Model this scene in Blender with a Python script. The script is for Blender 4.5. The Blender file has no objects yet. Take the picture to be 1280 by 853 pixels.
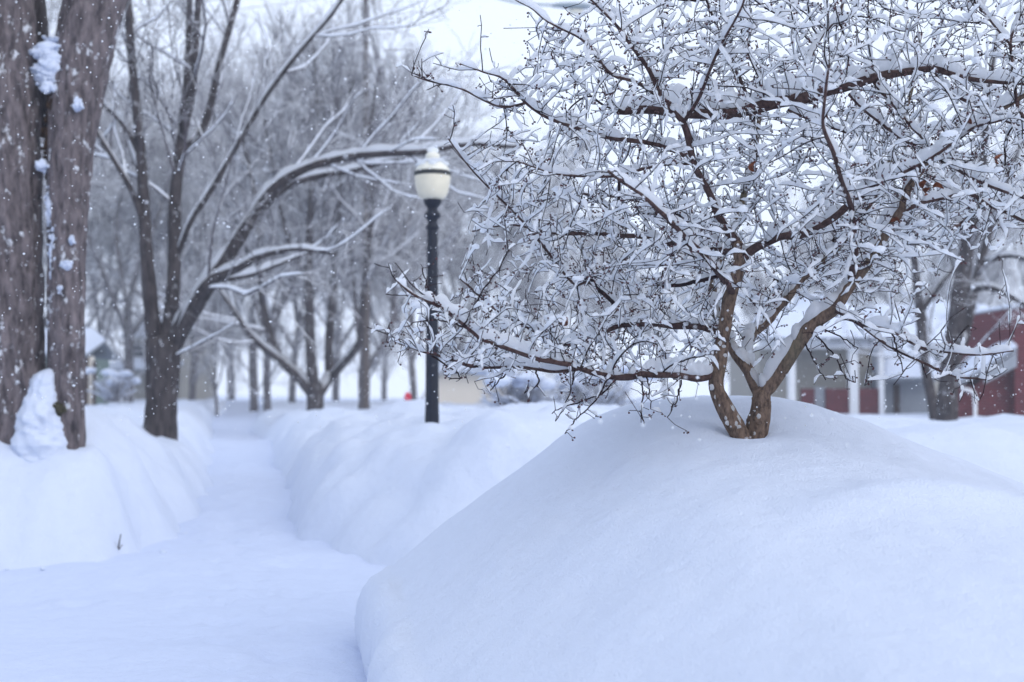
import bpy, math
import numpy as np
from mathutils import Vector, Matrix, kdtree

# ------------------------------------------------------------------ camera, sky, sun, exposure
scene = bpy.context.scene
EYE, HORIZON, FPX = 1.40, 492.0, 1778.0          # eye height (m), horizon row and focal length of a 1280 px wide frame
FOCUS = 6.45
cam_d = bpy.data.cameras.new('camera')
cam = bpy.data.objects.new('camera', cam_d)
scene.collection.objects.link(cam)
scene.camera = cam
cam_d.sensor_width = 36.0
cam_d.lens = 36.0 * FPX / 1280.0
cam_d.clip_start, cam_d.clip_end = 0.05, 3000
cam_d.dof.use_dof = True
cam_d.dof.focus_distance = FOCUS
cam_d.dof.aperture_fstop = 1.9
PITCH = math.atan((HORIZON - 426.5) / FPX)
cam.location = (0, 0, EYE)
cam.rotation_euler = (math.pi / 2 + PITCH, 0, 0)

SUN_EL, SUN_AZ = math.radians(26), math.radians(135)      # veiled sun right of the camera, a little behind it
world = bpy.data.worlds.new('World')
scene.world = world
world.use_nodes = True
wn, wl = world.node_tree.nodes, world.node_tree.links
bg = wn['Background']
sky = wn.new('ShaderNodeTexSky')
sky.sky_type = 'NISHITA'
sky.sun_disc = False
sky.sun_elevation = SUN_EL
sky.sun_rotation = SUN_AZ
sky.air_density, sky.dust_density, sky.ozone_density = 1.0, 2.0, 2.0
cloud = wn.new('ShaderNodeRGB')
cloud.outputs[0].default_value = (7.9, 8.75, 10.5, 1)      # even overcast layer
wmix = wn.new('ShaderNodeMix'); wmix.data_type = 'RGBA'
wmix.inputs[0].default_value = 0.85
wl.new(sky.outputs[0], wmix.inputs[6]); wl.new(cloud.outputs[0], wmix.inputs[7])
wl.new(wmix.outputs[2], bg.inputs[0])
bg.inputs[1].default_value = 0.10

sun_d = bpy.data.lights.new('sun', 'SUN')
sun_d.energy = 1.0
sun_d.angle = math.radians(60)
sun_d.color = (1.0, 0.96, 0.92)
sun = bpy.data.objects.new('sun', sun_d)
scene.collection.objects.link(sun)
sun.rotation_euler = Vector((math.sin(SUN_AZ) * math.cos(SUN_EL), math.cos(SUN_AZ) * math.cos(SUN_EL), math.sin(SUN_EL))).to_track_quat('Z', 'Y').to_euler()

vs = scene.view_settings
vs.view_transform, vs.look, vs.exposure, vs.gamma = 'Standard', 'None', 0.46, 1.0
cy = scene.cycles
cy.use_denoising = True
cy.max_bounces, cy.diffuse_bounces, cy.glossy_bounces = 14, 9, 2
cy.transmission_bounces, cy.volume_bounces, cy.transparent_max_bounces = 9, 4, 6
cy.caustics_reflective = cy.caustics_refractive = False
cy.sample_clamp_indirect = 6.0

# ------------------------------------------------------------------ helpers
def W(px, py, d):
    """world point seen at this place of a 1280x853 frame, at distance d along the ground"""
    cx, cyv = (px - 640.0) / FPX, (426.5 - py) / FPX
    c, s = math.cos(PITCH), math.sin(PITCH)
    dy, dz = c - cyv * s, s + cyv * c
    k = d / dy
    return np.array([cx * k, d, EYE + dz * k])

def M_PX(d):
    return d / FPX

def lattice(seed):
    return np.random.default_rng(seed).random((64, 64))
_lat = {}
def noise2(x, y, seed=0):
    if seed not in _lat: _lat[seed] = lattice(seed)
    L = _lat[seed]
    x, y = np.asarray(x, float), np.asarray(y, float)
    xi, yi = np.floor(x).astype(int), np.floor(y).astype(int)
    fx, fy = x - xi, y - yi
    fx, fy = fx * fx * fx * (fx * (fx * 6 - 15) + 10), fy * fy * fy * (fy * (fy * 6 - 15) + 10)
    a, b = L[xi % 64, yi % 64], L[(xi + 1) % 64, yi % 64]
    c, d = L[xi % 64, (yi + 1) % 64], L[(xi + 1) % 64, (yi + 1) % 64]
    return (a * (1 - fx) + b * fx) * (1 - fy) + (c * (1 - fx) + d * fx) * fy - 0.5
def fbm(x, y, seed=0, oct=3):
    s, a = 0, 1.0
    for k in range(oct):
        s = s + a * noise2(x * 2 ** k + 17.3 * k, y * 2 ** k + 9.1 * k, seed + k); a *= 0.5
    return s
def sstep(a, b, x):
    t = np.clip((np.asarray(x, float) - a) / (b - a), 0, 1)
    return t * t * (3 - 2 * t)

class Acc:
    """collects vertices and faces, links them as ONE mesh object"""
    def __init__(self):
        self.v, self.q, self.n = [], [], 0
        self.t = []
    def add(self, v, quads=None, tris=None):
        if quads is not None and len(quads): self.q.append(np.asarray(quads) + self.n)
        if tris is not None and len(tris): self.t.append(np.asarray(tris) + self.n)
        self.v.append(np.asarray(v, float)); self.n += len(v)
    def mesh(self, name, smooth=True):
        v = np.concatenate(self.v)
        q = np.concatenate(self.q) if self.q else np.zeros((0, 4), int)
        t = np.concatenate(self.t) if self.t else np.zeros((0, 3), int)
        me = bpy.data.meshes.new(name)
        me.vertices.add(len(v)); me.vertices.foreach_set('co', v.ravel())
        nl = len(q) * 4 + len(t) * 3
        me.loops.add(nl)
        me.loops.foreach_set('vertex_index', np.concatenate([q.ravel(), t.ravel()]).astype(np.int32))
        me.polygons.add(len(q) + len(t))
        st = np.concatenate([np.arange(len(q)) * 4, len(q) * 4 + np.arange(len(t)) * 3]).astype(np.int32)
        me.polygons.foreach_set('loop_start', st)
        me.polygons.foreach_set('use_smooth', np.full(len(q) + len(t), smooth))
        me.update(calc_edges=True); me.validate()
        return me
    def build(self, name, mat, parent=None, smooth=True):
        me = self.mesh(name, smooth)
        me.materials.append(mat)
        o = bpy.data.objects.new(name, me)
        scene.collection.objects.link(o)
        if parent is not None:
            o.parent = parent
            o.matrix_parent_inverse = Matrix.Translation(-parent.location) if parent.parent is None else Matrix.Identity(4)
        return o

def tag(o, label=None, cat=None, group=None, kind=None):
    for k, v in (('label', label), ('category', cat), ('group', group), ('kind', kind)):
        if v: o[k] = v
    return o
def empty(name, loc=(0, 0, 0)):
    o = bpy.data.objects.new(name, None)
    o.location = loc
    scene.collection.objects.link(o)
    return o
def place(o, parent):
    o.parent = parent
    return o

def tangents(p):
    t = np.gradient(p, axis=0)
    return t / (np.linalg.norm(t, axis=1, keepdims=True) + 1e-9)

def tube(acc, p, r, sides=6, cap=True, rough=0.0, rng=None, squash=None):
    p, r = np.asarray(p, float), np.asarray(r, float)
    t = tangents(p)
    m = np.abs(t).mean(0)
    ref = np.zeros(3); ref[int(np.argmin(m))] = 1.0
    a = np.cross(t, ref); a /= np.linalg.norm(a, axis=1, keepdims=True) + 1e-9
    b = np.cross(t, a)
    th = np.arange(sides) * 2 * math.pi / sides
    n = len(p)
    rr = np.repeat(r[:, None], sides, 1)
    if rough and rng is not None:
        rr = rr * (1 + rough * (rng.random((n, sides)) - 0.5))
    v = p[:, None] + rr[..., None] * (np.cos(th)[None, :, None] * a[:, None] + np.sin(th)[None, :, None] * b[:, None])
    v = v.reshape(-1, 3)
    i = np.arange(n - 1)[:, None] * sides; k = np.arange(sides)[None]
    k2 = (k + 1) % sides
    q = np.stack([i + k, i + k2, i + sides + k2, i + sides + k], -1).reshape(-1, 4)
    tr = None
    if cap:
        v = np.vstack([v, p[-1] + t[-1] * r[-1] * 0.5])
        e = (n - 1) * sides
        kk = np.arange(sides)
        tr = np.stack([e + kk, e + (kk + 1) % sides, np.full(sides, n * sides)], -1)
    acc.add(v, q, tr)

def snow_strip(acc, p, r, a, b, sides=6):
    """a rounded ridge of snow lying on a branch: half width a, half height b along the line p of radius r"""
    p = np.asarray(p, float); n = len(p)
    t = tangents(p)
    s = np.stack([t[:, 1], -t[:, 0], np.zeros(n)], 1)
    h = np.linalg.norm(s, axis=1)
    s = s / (h[:, None] + 1e-6)
    f = np.clip((h - 0.12) / 0.45, 0.0, 1)
    a, b = a * f, b * f
    up = np.cross(s, t); up = np.where(up[:, 2:3] < 0, -up, up)
    up = 0.6 * np.array([0, 0, 1.0]) + 0.4 * up
    th = np.arange(sides) * 2 * math.pi / sides + 0.26
    cz = r * 0.45 + b * 0.62
    sn = np.sin(th); sn = np.where(sn < 0, sn * 0.75, sn)
    v = (p[:, None] + up[:, None] * cz[:, None, None]
         + s[:, None] * (a[:, None] * np.cos(th))[..., None] + up[:, None] * (b[:, None] * sn)[..., None]).reshape(-1, 3)
    i = np.arange(n - 1)[:, None] * sides; k = np.arange(sides)[None]; k2 = (k + 1) % sides
    q = np.stack([i + k, i + sides + k, i + sides + k2, i + k2], -1).reshape(-1, 4)
    acc.add(v, q)

def resample(p, r, step):
    p, r = np.asarray(p, float), np.asarray(r, float)
    L = np.concatenate([[0], np.cumsum(np.linalg.norm(np.diff(p, axis=0), axis=1))])
    n = max(3, int(L[-1] / step) + 1)
    s = np.linspace(0, L[-1], n)
    return np.stack([np.interp(s, L, p[:, k]) for k in range(3)], 1), np.interp(s, L, r), s

def smooth_line(pts, rad, sub=6):
    """Catmull-Rom through the control points"""
    P = np.asarray(pts, float); R = np.asarray(rad, float)
    P = np.vstack([2 * P[0] - P[1], P, 2 * P[-1] - P[-2]])
    out, ro = [], []
    for i in range(1, len(P) - 2):
        for u in np.linspace(0, 1, sub, endpoint=False):
            p0, p1, p2, p3 = P[i - 1:i + 3]
            out.append(0.5 * (2 * p1 + (p2 - p0) * u + (2 * p0 - 5 * p1 + 4 * p2 - p3) * u * u + (3 * p1 - p0 - 3 * p2 + p3) * u ** 3))
            ro.append(R[i - 1] * (1 - u) + R[i] * u)
    out.append(P[-2]); ro.append(R[-1])
    return np.array(out), np.array(ro)

_ico = {}
def ico(sub):
    if sub in _ico: return _ico[sub]
    f = (1 + 5 ** 0.5) / 2
    v = [(-1, f, 0), (1, f, 0), (-1, -f, 0), (1, -f, 0), (0, -1, f), (0, 1, f), (0, -1, -f), (0, 1, -f), (f, 0, -1), (f, 0, 1), (-f, 0, -1), (-f, 0, 1)]
    t = [(0, 11, 5), (0, 5, 1), (0, 1, 7), (0, 7, 10), (0, 10, 11), (1, 5, 9), (5, 11, 4), (11, 10, 2), (10, 7, 6), (7, 1, 8),
         (3, 9, 4), (3, 4, 2), (3, 2, 6), (3, 6, 8), (3, 8, 9), (4, 9, 5), (2, 4, 11), (6, 2, 10), (8, 6, 7), (9, 8, 1)]
    v = [np.array(x, float) / np.linalg.norm(x) for x in v]
    for _ in range(sub):
        mid, nt = {}, []
        def m(a, b):
            k = (min(a, b), max(a, b))
            if k not in mid:
                w = v[a] + v[b]; v.append(w / np.linalg.norm(w)); mid[k] = len(v) - 1
            return mid[k]
        for a, b, c in t:
            x, y, z = m(a, b), m(b, c), m(c, a)
            nt += [(a, x, z), (b, y, x), (c, z, y), (x, y, z)]
        t = nt
    _ico[sub] = (np.array(v), np.array(t))
    return _ico[sub]

def blob(acc, c, rx, ry, rz, rng, sub=2, lump=0.25):
    v, t = ico(sub)
    k = rng.normal(size=(6, 3)) * 1.6; ph = rng.random(6) * 6.28
    n = sum(np.sin(v @ k[i] * (1 + 0.5 * i) + ph[i]) for i in range(6)) / 6
    acc.add(np.asarray(c) + v * (1 + lump * n)[:, None] * np.array([rx, ry, rz]), None, t)

BOXQ = np.array([(0, 3, 2, 1), (4, 5, 6, 7), (0, 1, 5, 4), (1, 2, 6, 5), (2, 3, 7, 6), (3, 0, 4, 7)])
def box(acc, x0, x1, y0, y1, z0, z1):
    acc.add([(x0, y0, z0), (x1, y0, z0), (x1, y1, z0), (x0, y1, z0), (x0, y0, z1), (x1, y0, z1), (x1, y1, z1), (x0, y1, z1)], BOXQ)
def slab(acc, bottom, top):
    acc.add(list(bottom) + list(top), BOXQ)
def lathe(acc, prof, loc, sides=32, flute=0.0, nfl=0):
    th = np.arange(sides) * 2 * math.pi / sides
    v = []
    for r, z in prof:
        rr = r * (1 + (flute * np.cos(th * nfl) if nfl else 0 * th))
        v.append(np.stack([loc[0] + rr * np.cos(th), loc[1] + rr * np.sin(th), np.full(sides, loc[2] + z)], 1))
    n = len(prof)
    i = np.arange(n - 1)[:, None] * sides; k = np.arange(sides)[None]; k2 = (k + 1) % sides
    acc.add(np.vstack(v), np.stack([i + k, i + k2, i + sides + k2, i + sides + k], -1).reshape(-1, 4))
def grid_quads(nu, nv):
    i = np.arange(nu - 1)[:, None] * nv; k = np.arange(nv - 1)[None]
    return np.stack([i + k, i + nv + k, i + nv + k + 1, i + k + 1], -1).reshape(-1, 4)

# ------------------------------------------------------------------ materials
def new_mat(name, rough=0.8, spec=0.2):
    m = bpy.data.materials.new(name); m.use_nodes = True
    b = m.node_tree.nodes['Principled BSDF']
    b.inputs['Roughness'].default_value = rough
    b.inputs['Specular IOR Level'].default_value = spec
    return m, m.node_tree.nodes, m.node_tree.links, b
def ramp(nt, ln, src, stops):
    r = nt.new('ShaderNodeValToRGB')
    e = r.color_ramp.elements
    while len(e) < len(stops): e.new(0.5)
    for x, (pos, col) in zip(e, stops): x.position = pos; x.color = (*col, 1) if len(col) == 3 else col
    ln.new(src, r.inputs[0]); return r.outputs[0]
def coords(nt, ln, scale):
    tc = nt.new('ShaderNodeTexCoord'); mp = nt.new('ShaderNodeMapping'); mp.inputs['Scale'].default_value = scale
    ln.new(tc.outputs['Object'], mp.inputs[0]); return mp.outputs[0]
def noise_tex(nt, ln, vec, scale, detail=4, rough=0.55):
    n = nt.new('ShaderNodeTexNoise'); n.inputs['Scale'].default_value = scale
    n.inputs['Detail'].default_value = detail; n.inputs['Roughness'].default_value = rough
    if vec is not None: ln.new(vec, n.inputs['Vector'])
    return n.outputs[0]
def bump(nt, ln, b, h, dist, strength=1.0):
    n = nt.new('ShaderNodeBump'); n.inputs['Distance'].default_value = dist; n.inputs['Strength'].default_value = strength
    ln.new(h, n.inputs['Height']); ln.new(n.outputs[0], b.inputs['Normal']); return n

def snow_mat(name, col=(0.645, 0.705, 0.83), grain=0.004, lumps=0.02, sss=0.0):
    m, nt, ln, b = new_mat(name, 0.62, 0.12)
    v = coords(nt, ln, (1, 1, 1))
    fine = noise_tex(nt, ln, v, 130, 3); mid = noise_tex(nt, ln, v, 9, 4)
    c = ramp(nt, ln, mid, [(0.3, tuple(x * 0.965 for x in col)), (0.7, col)])
    ln.new(c, b.inputs['Base Color'])
    mx = nt.new('ShaderNodeMath'); mx.operation = 'MULTIPLY_ADD'; mx.inputs[1].default_value = grain / max(lumps, 1e-4)
    ln.new(fine, mx.inputs[0]); ln.new(mid, mx.inputs[2])
    bump(nt, ln, b, mx.outputs[0], lumps)
    if sss:
        b.inputs['Subsurface Weight'].default_value = sss
        b.inputs['Subsurface Radius'].default_value = (0.02, 0.03, 0.04)
    return m
SNOW = snow_mat('fresh_snow', grain=0.009, lumps=0.020)
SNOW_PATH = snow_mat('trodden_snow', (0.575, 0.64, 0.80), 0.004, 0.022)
SNOW_TWIG = snow_mat('twig_snow', (0.945, 0.955, 0.97), 0.003, 0.006)
def let_light_through(m, f):
    nt, ln = m.node_tree.nodes, m.node_tree.links
    b = nt['Principled BSDF']; tr = nt.new('ShaderNodeBsdfTranslucent'); tr.inputs[0].default_value = (0.93, 0.95, 0.98, 1)
    mx = nt.new('ShaderNodeMixShader'); mx.inputs[0].default_value = f
    ln.new(b.outputs[0], mx.inputs[1]); ln.new(tr.outputs[0], mx.inputs[2]); ln.new(mx.outputs[0], nt['Material Output'].inputs[0])
let_light_through(SNOW_TWIG, 0.72)

def bark_mat(name, dark, light, stretch=(14, 14, 3), depth=0.02, flecks=0.0, snowtop=None, moss=0.0, scale=1.0):
    m, nt, ln, b = new_mat(name, 0.9, 0.1)
    v = coords(nt, ln, tuple(s * scale for s in stretch))
    n = noise_tex(nt, ln, v, 1.0, 6, 0.65)
    c = ramp(nt, ln, n, [(0.32, dark), (0.68, light)])
    bump(nt, ln, b, n, depth)
    if moss:
        nm = noise_tex(nt, ln, coords(nt, ln, (1.3, 1.3, 0.8)), 2.0, 3)
        f = ramp(nt, ln, nm, [(0.52, (0, 0, 0)), (0.68, (moss,) * 3)])
        mx = nt.new('ShaderNodeMix'); mx.data_type = 'RGBA'
        ln.new(f, mx.inputs[0]); ln.new(c, mx.inputs[6]); mx.inputs[7].default_value = (0.13, 0.135, 0.09, 1); c = mx.outputs[2]
    if flecks:
        nf = noise_tex(nt, ln, coords(nt, ln, (9, 9, 6)), 1.0, 5, 0.7)
        f = ramp(nt, ln, nf, [(0.60, (0, 0, 0)), (0.66, (flecks,) * 3)])
        mx = nt.new('ShaderNodeMix'); mx.data_type = 'RGBA'
        ln.new(f, mx.inputs[0]); ln.new(c, mx.inputs[6]); mx.inputs[7].default_value = (0.82, 0.85, 0.9, 1); c = mx.outputs[2]
    if snowtop:
        g = nt.new('ShaderNodeNewGeometry'); sx = nt.new('ShaderNodeSeparateXYZ')
        ln.new(g.outputs['Normal'], sx.inputs[0])
        f = ramp(nt, ln, sx.outputs[2], [(snowtop[0], (0, 0, 0)), (snowtop[1], (1, 1, 1))])
        mx = nt.new('ShaderNodeMix'); mx.data_type = 'RGBA'
        ln.new(f, mx.inputs[0]); ln.new(c, mx.inputs[6]); mx.inputs[7].default_value = (0.84, 0.87, 0.92, 1); c = mx.outputs[2]
    ln.new(c, b.inputs['Base Color'])
    return m
BARK_CRAB = bark_mat('crabapple_bark', (0.040, 0.028, 0.024), (0.20, 0.14, 0.105), (70, 70, 28), 0.004, moss=0.5)
BARK_LIMB = bark_mat('crabapple_limb_bark', (0.030, 0.019, 0.021), (0.105, 0.066, 0.058), (70, 70, 50), 0.003)
BARK_TWIG = bark_mat('crabapple_twig_bark', (0.010, 0.007, 0.010), (0.035, 0.020, 0.022), (50, 50, 50), 0.001)
BARK_MAPLE = bark_mat('maple_bark', (0.048, 0.041, 0.045), (0.255, 0.215, 0.22), (17, 17, 5), 0.09, flecks=0.9)
BARK_DARK = bark_mat('dark_bark', (0.024, 0.021, 0.024), (0.095, 0.082, 0.082), (16, 16, 4), 0.03, flecks=0.35)
BARK_FAR = bark_mat('far_bark', (0.06, 0.055, 0.062), (0.16, 0.145, 0.15), (10, 10, 3), 0.02, flecks=0.7)
TWIG_FAR = bark_mat('snowy_twig_bark', (0.06, 0.055, 0.065), (0.13, 0.115, 0.13), (10, 10, 10), 0.005, snowtop=(-0.5, 0.3))
def plain(name, col, rough=0.6, spec=0.3, var=0.12, sc=8, bd=0.0):
    m, nt, ln, b = new_mat(name, rough, spec)
    n = noise_tex(nt, ln, coords(nt, ln, (1, 1, 1)), sc, 4)
    ln.new(ramp(nt, ln, n, [(0.3, tuple(c * (1 - var) for c in col)), (0.7, tuple(min(1, c * (1 + var)) for c in col))]), b.inputs['Base Color'])
    if bd: bump(nt, ln, b, n, bd)
    return m
BERRY = plain('berry_skin', (0.055, 0.012, 0.016), 0.4, 0.4, 0.4, 60)
IRON = plain('painted_iron', (0.007, 0.010, 0.020), 0.5, 0.25, 0.3, 30)
GLOBE = plain('cream_globe', (0.68, 0.63, 0.49), 0.35, 0.4, 0.06, 12)
GLOBE_TOP = plain('cream_cap', (0.74, 0.72, 0.62), 0.5, 0.3, 0.06, 12)
BAND = plain('dark_band', (0.02, 0.024, 0.024), 0.5, 0.4, 0.2, 20)
DEADLEAF = plain('dead_leaf', (0.14, 0.045, 0.022), 0.8, 0.2, 0.4, 30)
SCAR = plain('rotten_wood', (0.055, 0.032, 0.020), 0.95, 0.1, 0.6, 14, 0.03)
MOSS = plain('mossy_burl', (0.060, 0.056, 0.036), 0.95, 0.1, 0.5, 25, 0.02)

# ------------------------------------------------------------------ ground, path, banks, mound
PSL = -0.193                                     # the footpath runs away to the left
def path_x(y): return PSL * y + 0.05 + 0.25 * np.sin(y * 0.11) * sstep(12, 40, y)

_fr = np.random.default_rng(19)
STEPS = []
for k_ in range(46):
    y_ = 6.4 + k_ * .36
    STEPS.append((PSL * y_ + .05 + (.14 if k_ % 2 else -.14) + _fr.normal() * .05, y_ + _fr.normal() * .04, _fr.normal() * .2))
for k_ in range(14):
    STEPS.append((-4.2 + k_ * .34, 9.1 + .10 * k_ + (.13 if k_ % 2 else -.13), 1.3 + _fr.normal() * .2))
def footprints(X, Y):
    z = 0 * X
    for fx, fy, an in STEPS:
        c_, s_ = math.cos(an), math.sin(an); dx, dy = X - fx, Y - fy
        q = ((dx * c_ + dy * s_) / .085) ** 2 + ((-dx * s_ + dy * c_) / .17) ** 2
        z = z - .042 * np.exp(-q ** 1.4) + .014 * np.exp(-(q - 1.9) ** 2)
    return z
def make_ground():
    u = np.concatenate([-6.3 - np.sinh(np.linspace(5.0, 0, 40)) * 5.0, np.arange(-6.2, 3.0, .07), 3.05 + np.sinh(np.linspace(0, 5.0, 40)) * 5.0])
    y = np.concatenate([[-150, -60, -20, -8, -3, 0, 1.5, 3, 4.5, 5.5], np.arange(6.2, 14, 0.09), 14 + (np.sinh(np.linspace(0, 6.3, 120))) * 0.75 + 0.1])
    Y, U = np.meshgrid(y, u, indexing='ij')
    near = np.exp(-((Y - 9) / 9) ** 2)
    z = near * (0.045 * fbm(U * 1.1, Y * 1.1, 3) + 0.030 * noise2(U * 4.2, Y * 4.2, 8) + 0.03 * np.sin(U * 1.7 + Y * .5))
    z = z + 0.02 - 0.25 * sstep(14.5, 18, Y) * (1 - sstep(70, 95, Y)) + 0.85 * sstep(70, 110, Y) + 0.6 * fbm(U * .02, Y * .02, 5) * sstep(90, 180, Y)
    z = z + footprints(U, Y)
    z = z + 0.75 * sstep(62, 75, np.abs(U)) * (1 - sstep(70, 110, Y))
    a = Acc(); a.add(np.stack([U, Y, z], -1).reshape(-1, 3), grid_quads(len(y), len(u))[:, ::-1])
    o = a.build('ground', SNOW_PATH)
    tag(o, 'flat snow-covered ground with the trodden crossing at the front', kind='structure')
make_ground()

def make_path():
    y = np.concatenate([np.arange(11.0, 24, 0.1), np.arange(24, 84, 0.4)])
    u = np.linspace(-1.45, 1.45, 36)
    Y, U = np.meshgrid(y, u, indexing='ij')
    X = path_x(Y) + U
    z = 0.045 + 0.22 * sstep(12.2, 17, Y) + 0.07 * fbm(X * 1.6, Y * 0.9, 21) + 0.045 * noise2(X * 4.5, Y * 3.5, 24) - 0.30 * sstep(.95, 1.45, np.abs(U))
    z = z + 0.10 * sstep(24, 27, Y) + 0.20 * sstep(32, 50, Y) + 0.12 * np.exp(-((Y - 28) / 1.5) ** 2)
    z = z + footprints(X, Y)
    z = z - 0.14 * (1 - sstep(11.0, 11.8, Y)) + 0.4 * sstep(70, 84, Y)
    a = Acc(); a.add(np.stack([X, Y, z], -1).reshape(-1, 3), grid_quads(len(y), len(u))[:, ::-1])
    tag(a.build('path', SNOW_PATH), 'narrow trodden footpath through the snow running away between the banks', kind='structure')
make_path()

def bank(name, side, H, label, seed, y0):
    """deep snow lying beside the path; side -1 left of it, +1 right"""
    u = np.concatenate([np.linspace(0, 3.2, 52), 3.2 + (np.sinh(np.linspace(0, 5, 60)) * 0.85)[1:]])
    y = np.concatenate([np.linspace(0, 9, 110), 9 + (np.sinh(np.linspace(0, 4.6, 70)) * 1.6)[1:]])
    V, U = np.meshgrid(y, u, indexing='ij')
    wob = 0.20 * fbm(V * 0.75, V * 0 + seed, seed + 3) + 0.14 * noise2(V * 1.7, V * 0, seed) + .09 * noise2(V * 4.5, V * 0, seed + 1)
    wobf = 0.35 * fbm(U * 0.5, U * 0 + seed, seed + 5) + 0.1 * noise2(U * 2.1, U * 0, seed + 2)
    Y = y0 - .45 + V + wobf * np.exp(-V / 3)
    X = path_x(Y) + side * (0.34 + 0.5 * np.exp(-np.clip(Y - y0, 0, None) / 1.5) + U + wob * np.exp(-U / 2.0))
    d = -np.log(np.exp(-U * 2.6) + np.exp(-V * 2.6)) / 2.6
    d = np.clip(d + np.minimum(d * 1.5, 1) * (.22 * noise2(X * 1.9, Y * 1.9, seed + 21) + .14 * noise2(X * 4.4, Y * 4.4, seed + 22)), 0, None)
    soft = 0.42 + 0.25 * noise2(X * .9, Y * .9, seed + 7)
    h = H(X, Y) * (1 - np.exp(-(d / soft) ** 1.35))
    lump = 0.22 * fbm(X * 0.8, Y * 0.8, seed + 11) + 0.14 * noise2(X * 2.3, Y * 2.3, seed + 12) + .06 * noise2(X * 5, Y * 5, seed + 14) + .03 * noise2(X * 11, Y * 11, seed + 15)
    z = -0.10 * np.exp(-d / 0.12) + h * (1 + lump) + 0.012 * noise2(X * 6, Y * 6, seed + 13)
    q = grid_quads(len(y), len(u))
    a = Acc(); a.add(np.stack([X, Y, z], -1).reshape(-1, 3), q[:, ::-1] if side > 0 else q)
    tag(a.build(name, SNOW), label, kind='structure')
def H_left(X, Y):
    return 0.90 + 0.42 * np.exp(-((Y - 13.0) / 2.0) ** 2) * sstep(-2.7, -3.7, X) + 0.12 * sstep(26, 34, Y) + 0.1 * np.exp(-((X - path_x(Y) + 1.3) / 0.6) ** 2) * sstep(18, 22, Y)
def H_right(X, Y):
    z = 1.14 + 0.08 * np.exp(-((X + 0.6) / 1.6) ** 2 - ((Y - 14) / 2.0) ** 2)
    z = z + 0.16 * np.exp(-((X - 4.3) / 0.9) ** 2 - ((Y - 15) / 1.6) ** 2) - 0.15 * sstep(1.0, 3.4, X)
    return z - 0.16 * sstep(17, 26, Y) - 0.10 * sstep(30, 40, Y) - 0.12 * np.exp(-((X - path_x(Y) - 1.2) / .9) ** 2) * sstep(24, 18, Y)
bank('snow_bank_left', -1, H_left, 'deep white snow bank left of the footpath, below the thick maple trunks', 40, 11.9)
bank('snow_bank_right', 1, H_right, 'deep white snow bank right of the footpath, around the lamp post', 60, 11.7)

EDGE_Y = [0.3, 2.0, 3.5, 5.5, 6.9, 7.3, 7.7, 8.2, 8.8, 9.4, 10.0, 10.5, 11.0]
EDGE_X = [0.55, 0.25, -0.08, -0.40, -0.56, -0.66, -0.72, -0.66, -0.42, 0.05, 0.75, 1.7, 3.0]
def edge(y): return np.interp(y, EDGE_Y, EDGE_X) 
_cp = [W(px, py, 7.3) for px, py in [(445, 738), (500, 692), (560, 640), (630, 587), (700, 534), (750, 503), (800, 489), (860, 483), (920, 481), (980, 487), (1040, 505), (1100, 527), (1190, 565), (1280, 603), (1420, 640), (1700, 660), (3500, 690)]]
CX, CZ = [p[0] for p in _cp], [p[2] for p in _cp]
GY = [0.3, 2.0, 3.4, 4.8, 6.3, 6.9, 7.3, 7.8, 8.6, 9.5, 10.3, 11.0]
GV = [0.30, 0.40, 0.51, 0.665, 0.855, 0.955, 1.0, 0.97, 0.78, 0.52, 0.32, 0.2]
def sm(f, x, w):
    return sum(f(x + k * w) for k in (-1, -.5, 0, .5, 1)) / 5
def mound_z(x, y):
    xs = x - (sm(edge, y, .5) + 0.70) * sstep(6.0, 2.5, s := (x - edge(y)))
    xs = x - (sm(edge, y, .5) + 0.70) * np.exp(-np.clip(s, 0, None) / 2.2)
    B = sm(lambda t: np.interp(t, CX, CZ), xs, 0.12)
    G = sm(lambda t: np.interp(t, GY, GV), y, 0.45)
    z = B * G
    z = z + 0.05 * fbm(x * .8, y * .8, 91) * sstep(0, .8, s) + 0.022 * noise2(x * 3, y * 2.2, 95) + 0.008 * noise2(x * 8, y * 6, 96) * sstep(0, .3, s)
    # wind-drifted fold low on the right
    z = z + 0.065 * np.exp(-((y - 5.15 - 0.25 * (x - 1.5) + .12 * np.sin(3 * x)) / 0.16) ** 2) * sstep(0.75, 1.5, x)
    z = z - 0.06 * np.exp(-((x - 1.05) ** 2 + (y - 6.3) ** 2) / 0.02) + .03 * np.exp(-((x - 1.05) ** 2 + (y - 6.3) ** 2) / 0.12)
    return z
_pr = np.random.default_rng(29)
PITS = [(_pr.normal(.95, .75), _pr.normal(6.0, .7), _pr.uniform(.03, .07), _pr.uniform(-.012, .012)) for _ in range(90)]
def pits(x, y):
    z = 0 * x
    for a_, b_, r_, h_ in PITS: z = z + h_ * np.exp(-((x - a_) ** 2 + (y - b_) ** 2) / r_ ** 2)
    return z
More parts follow.
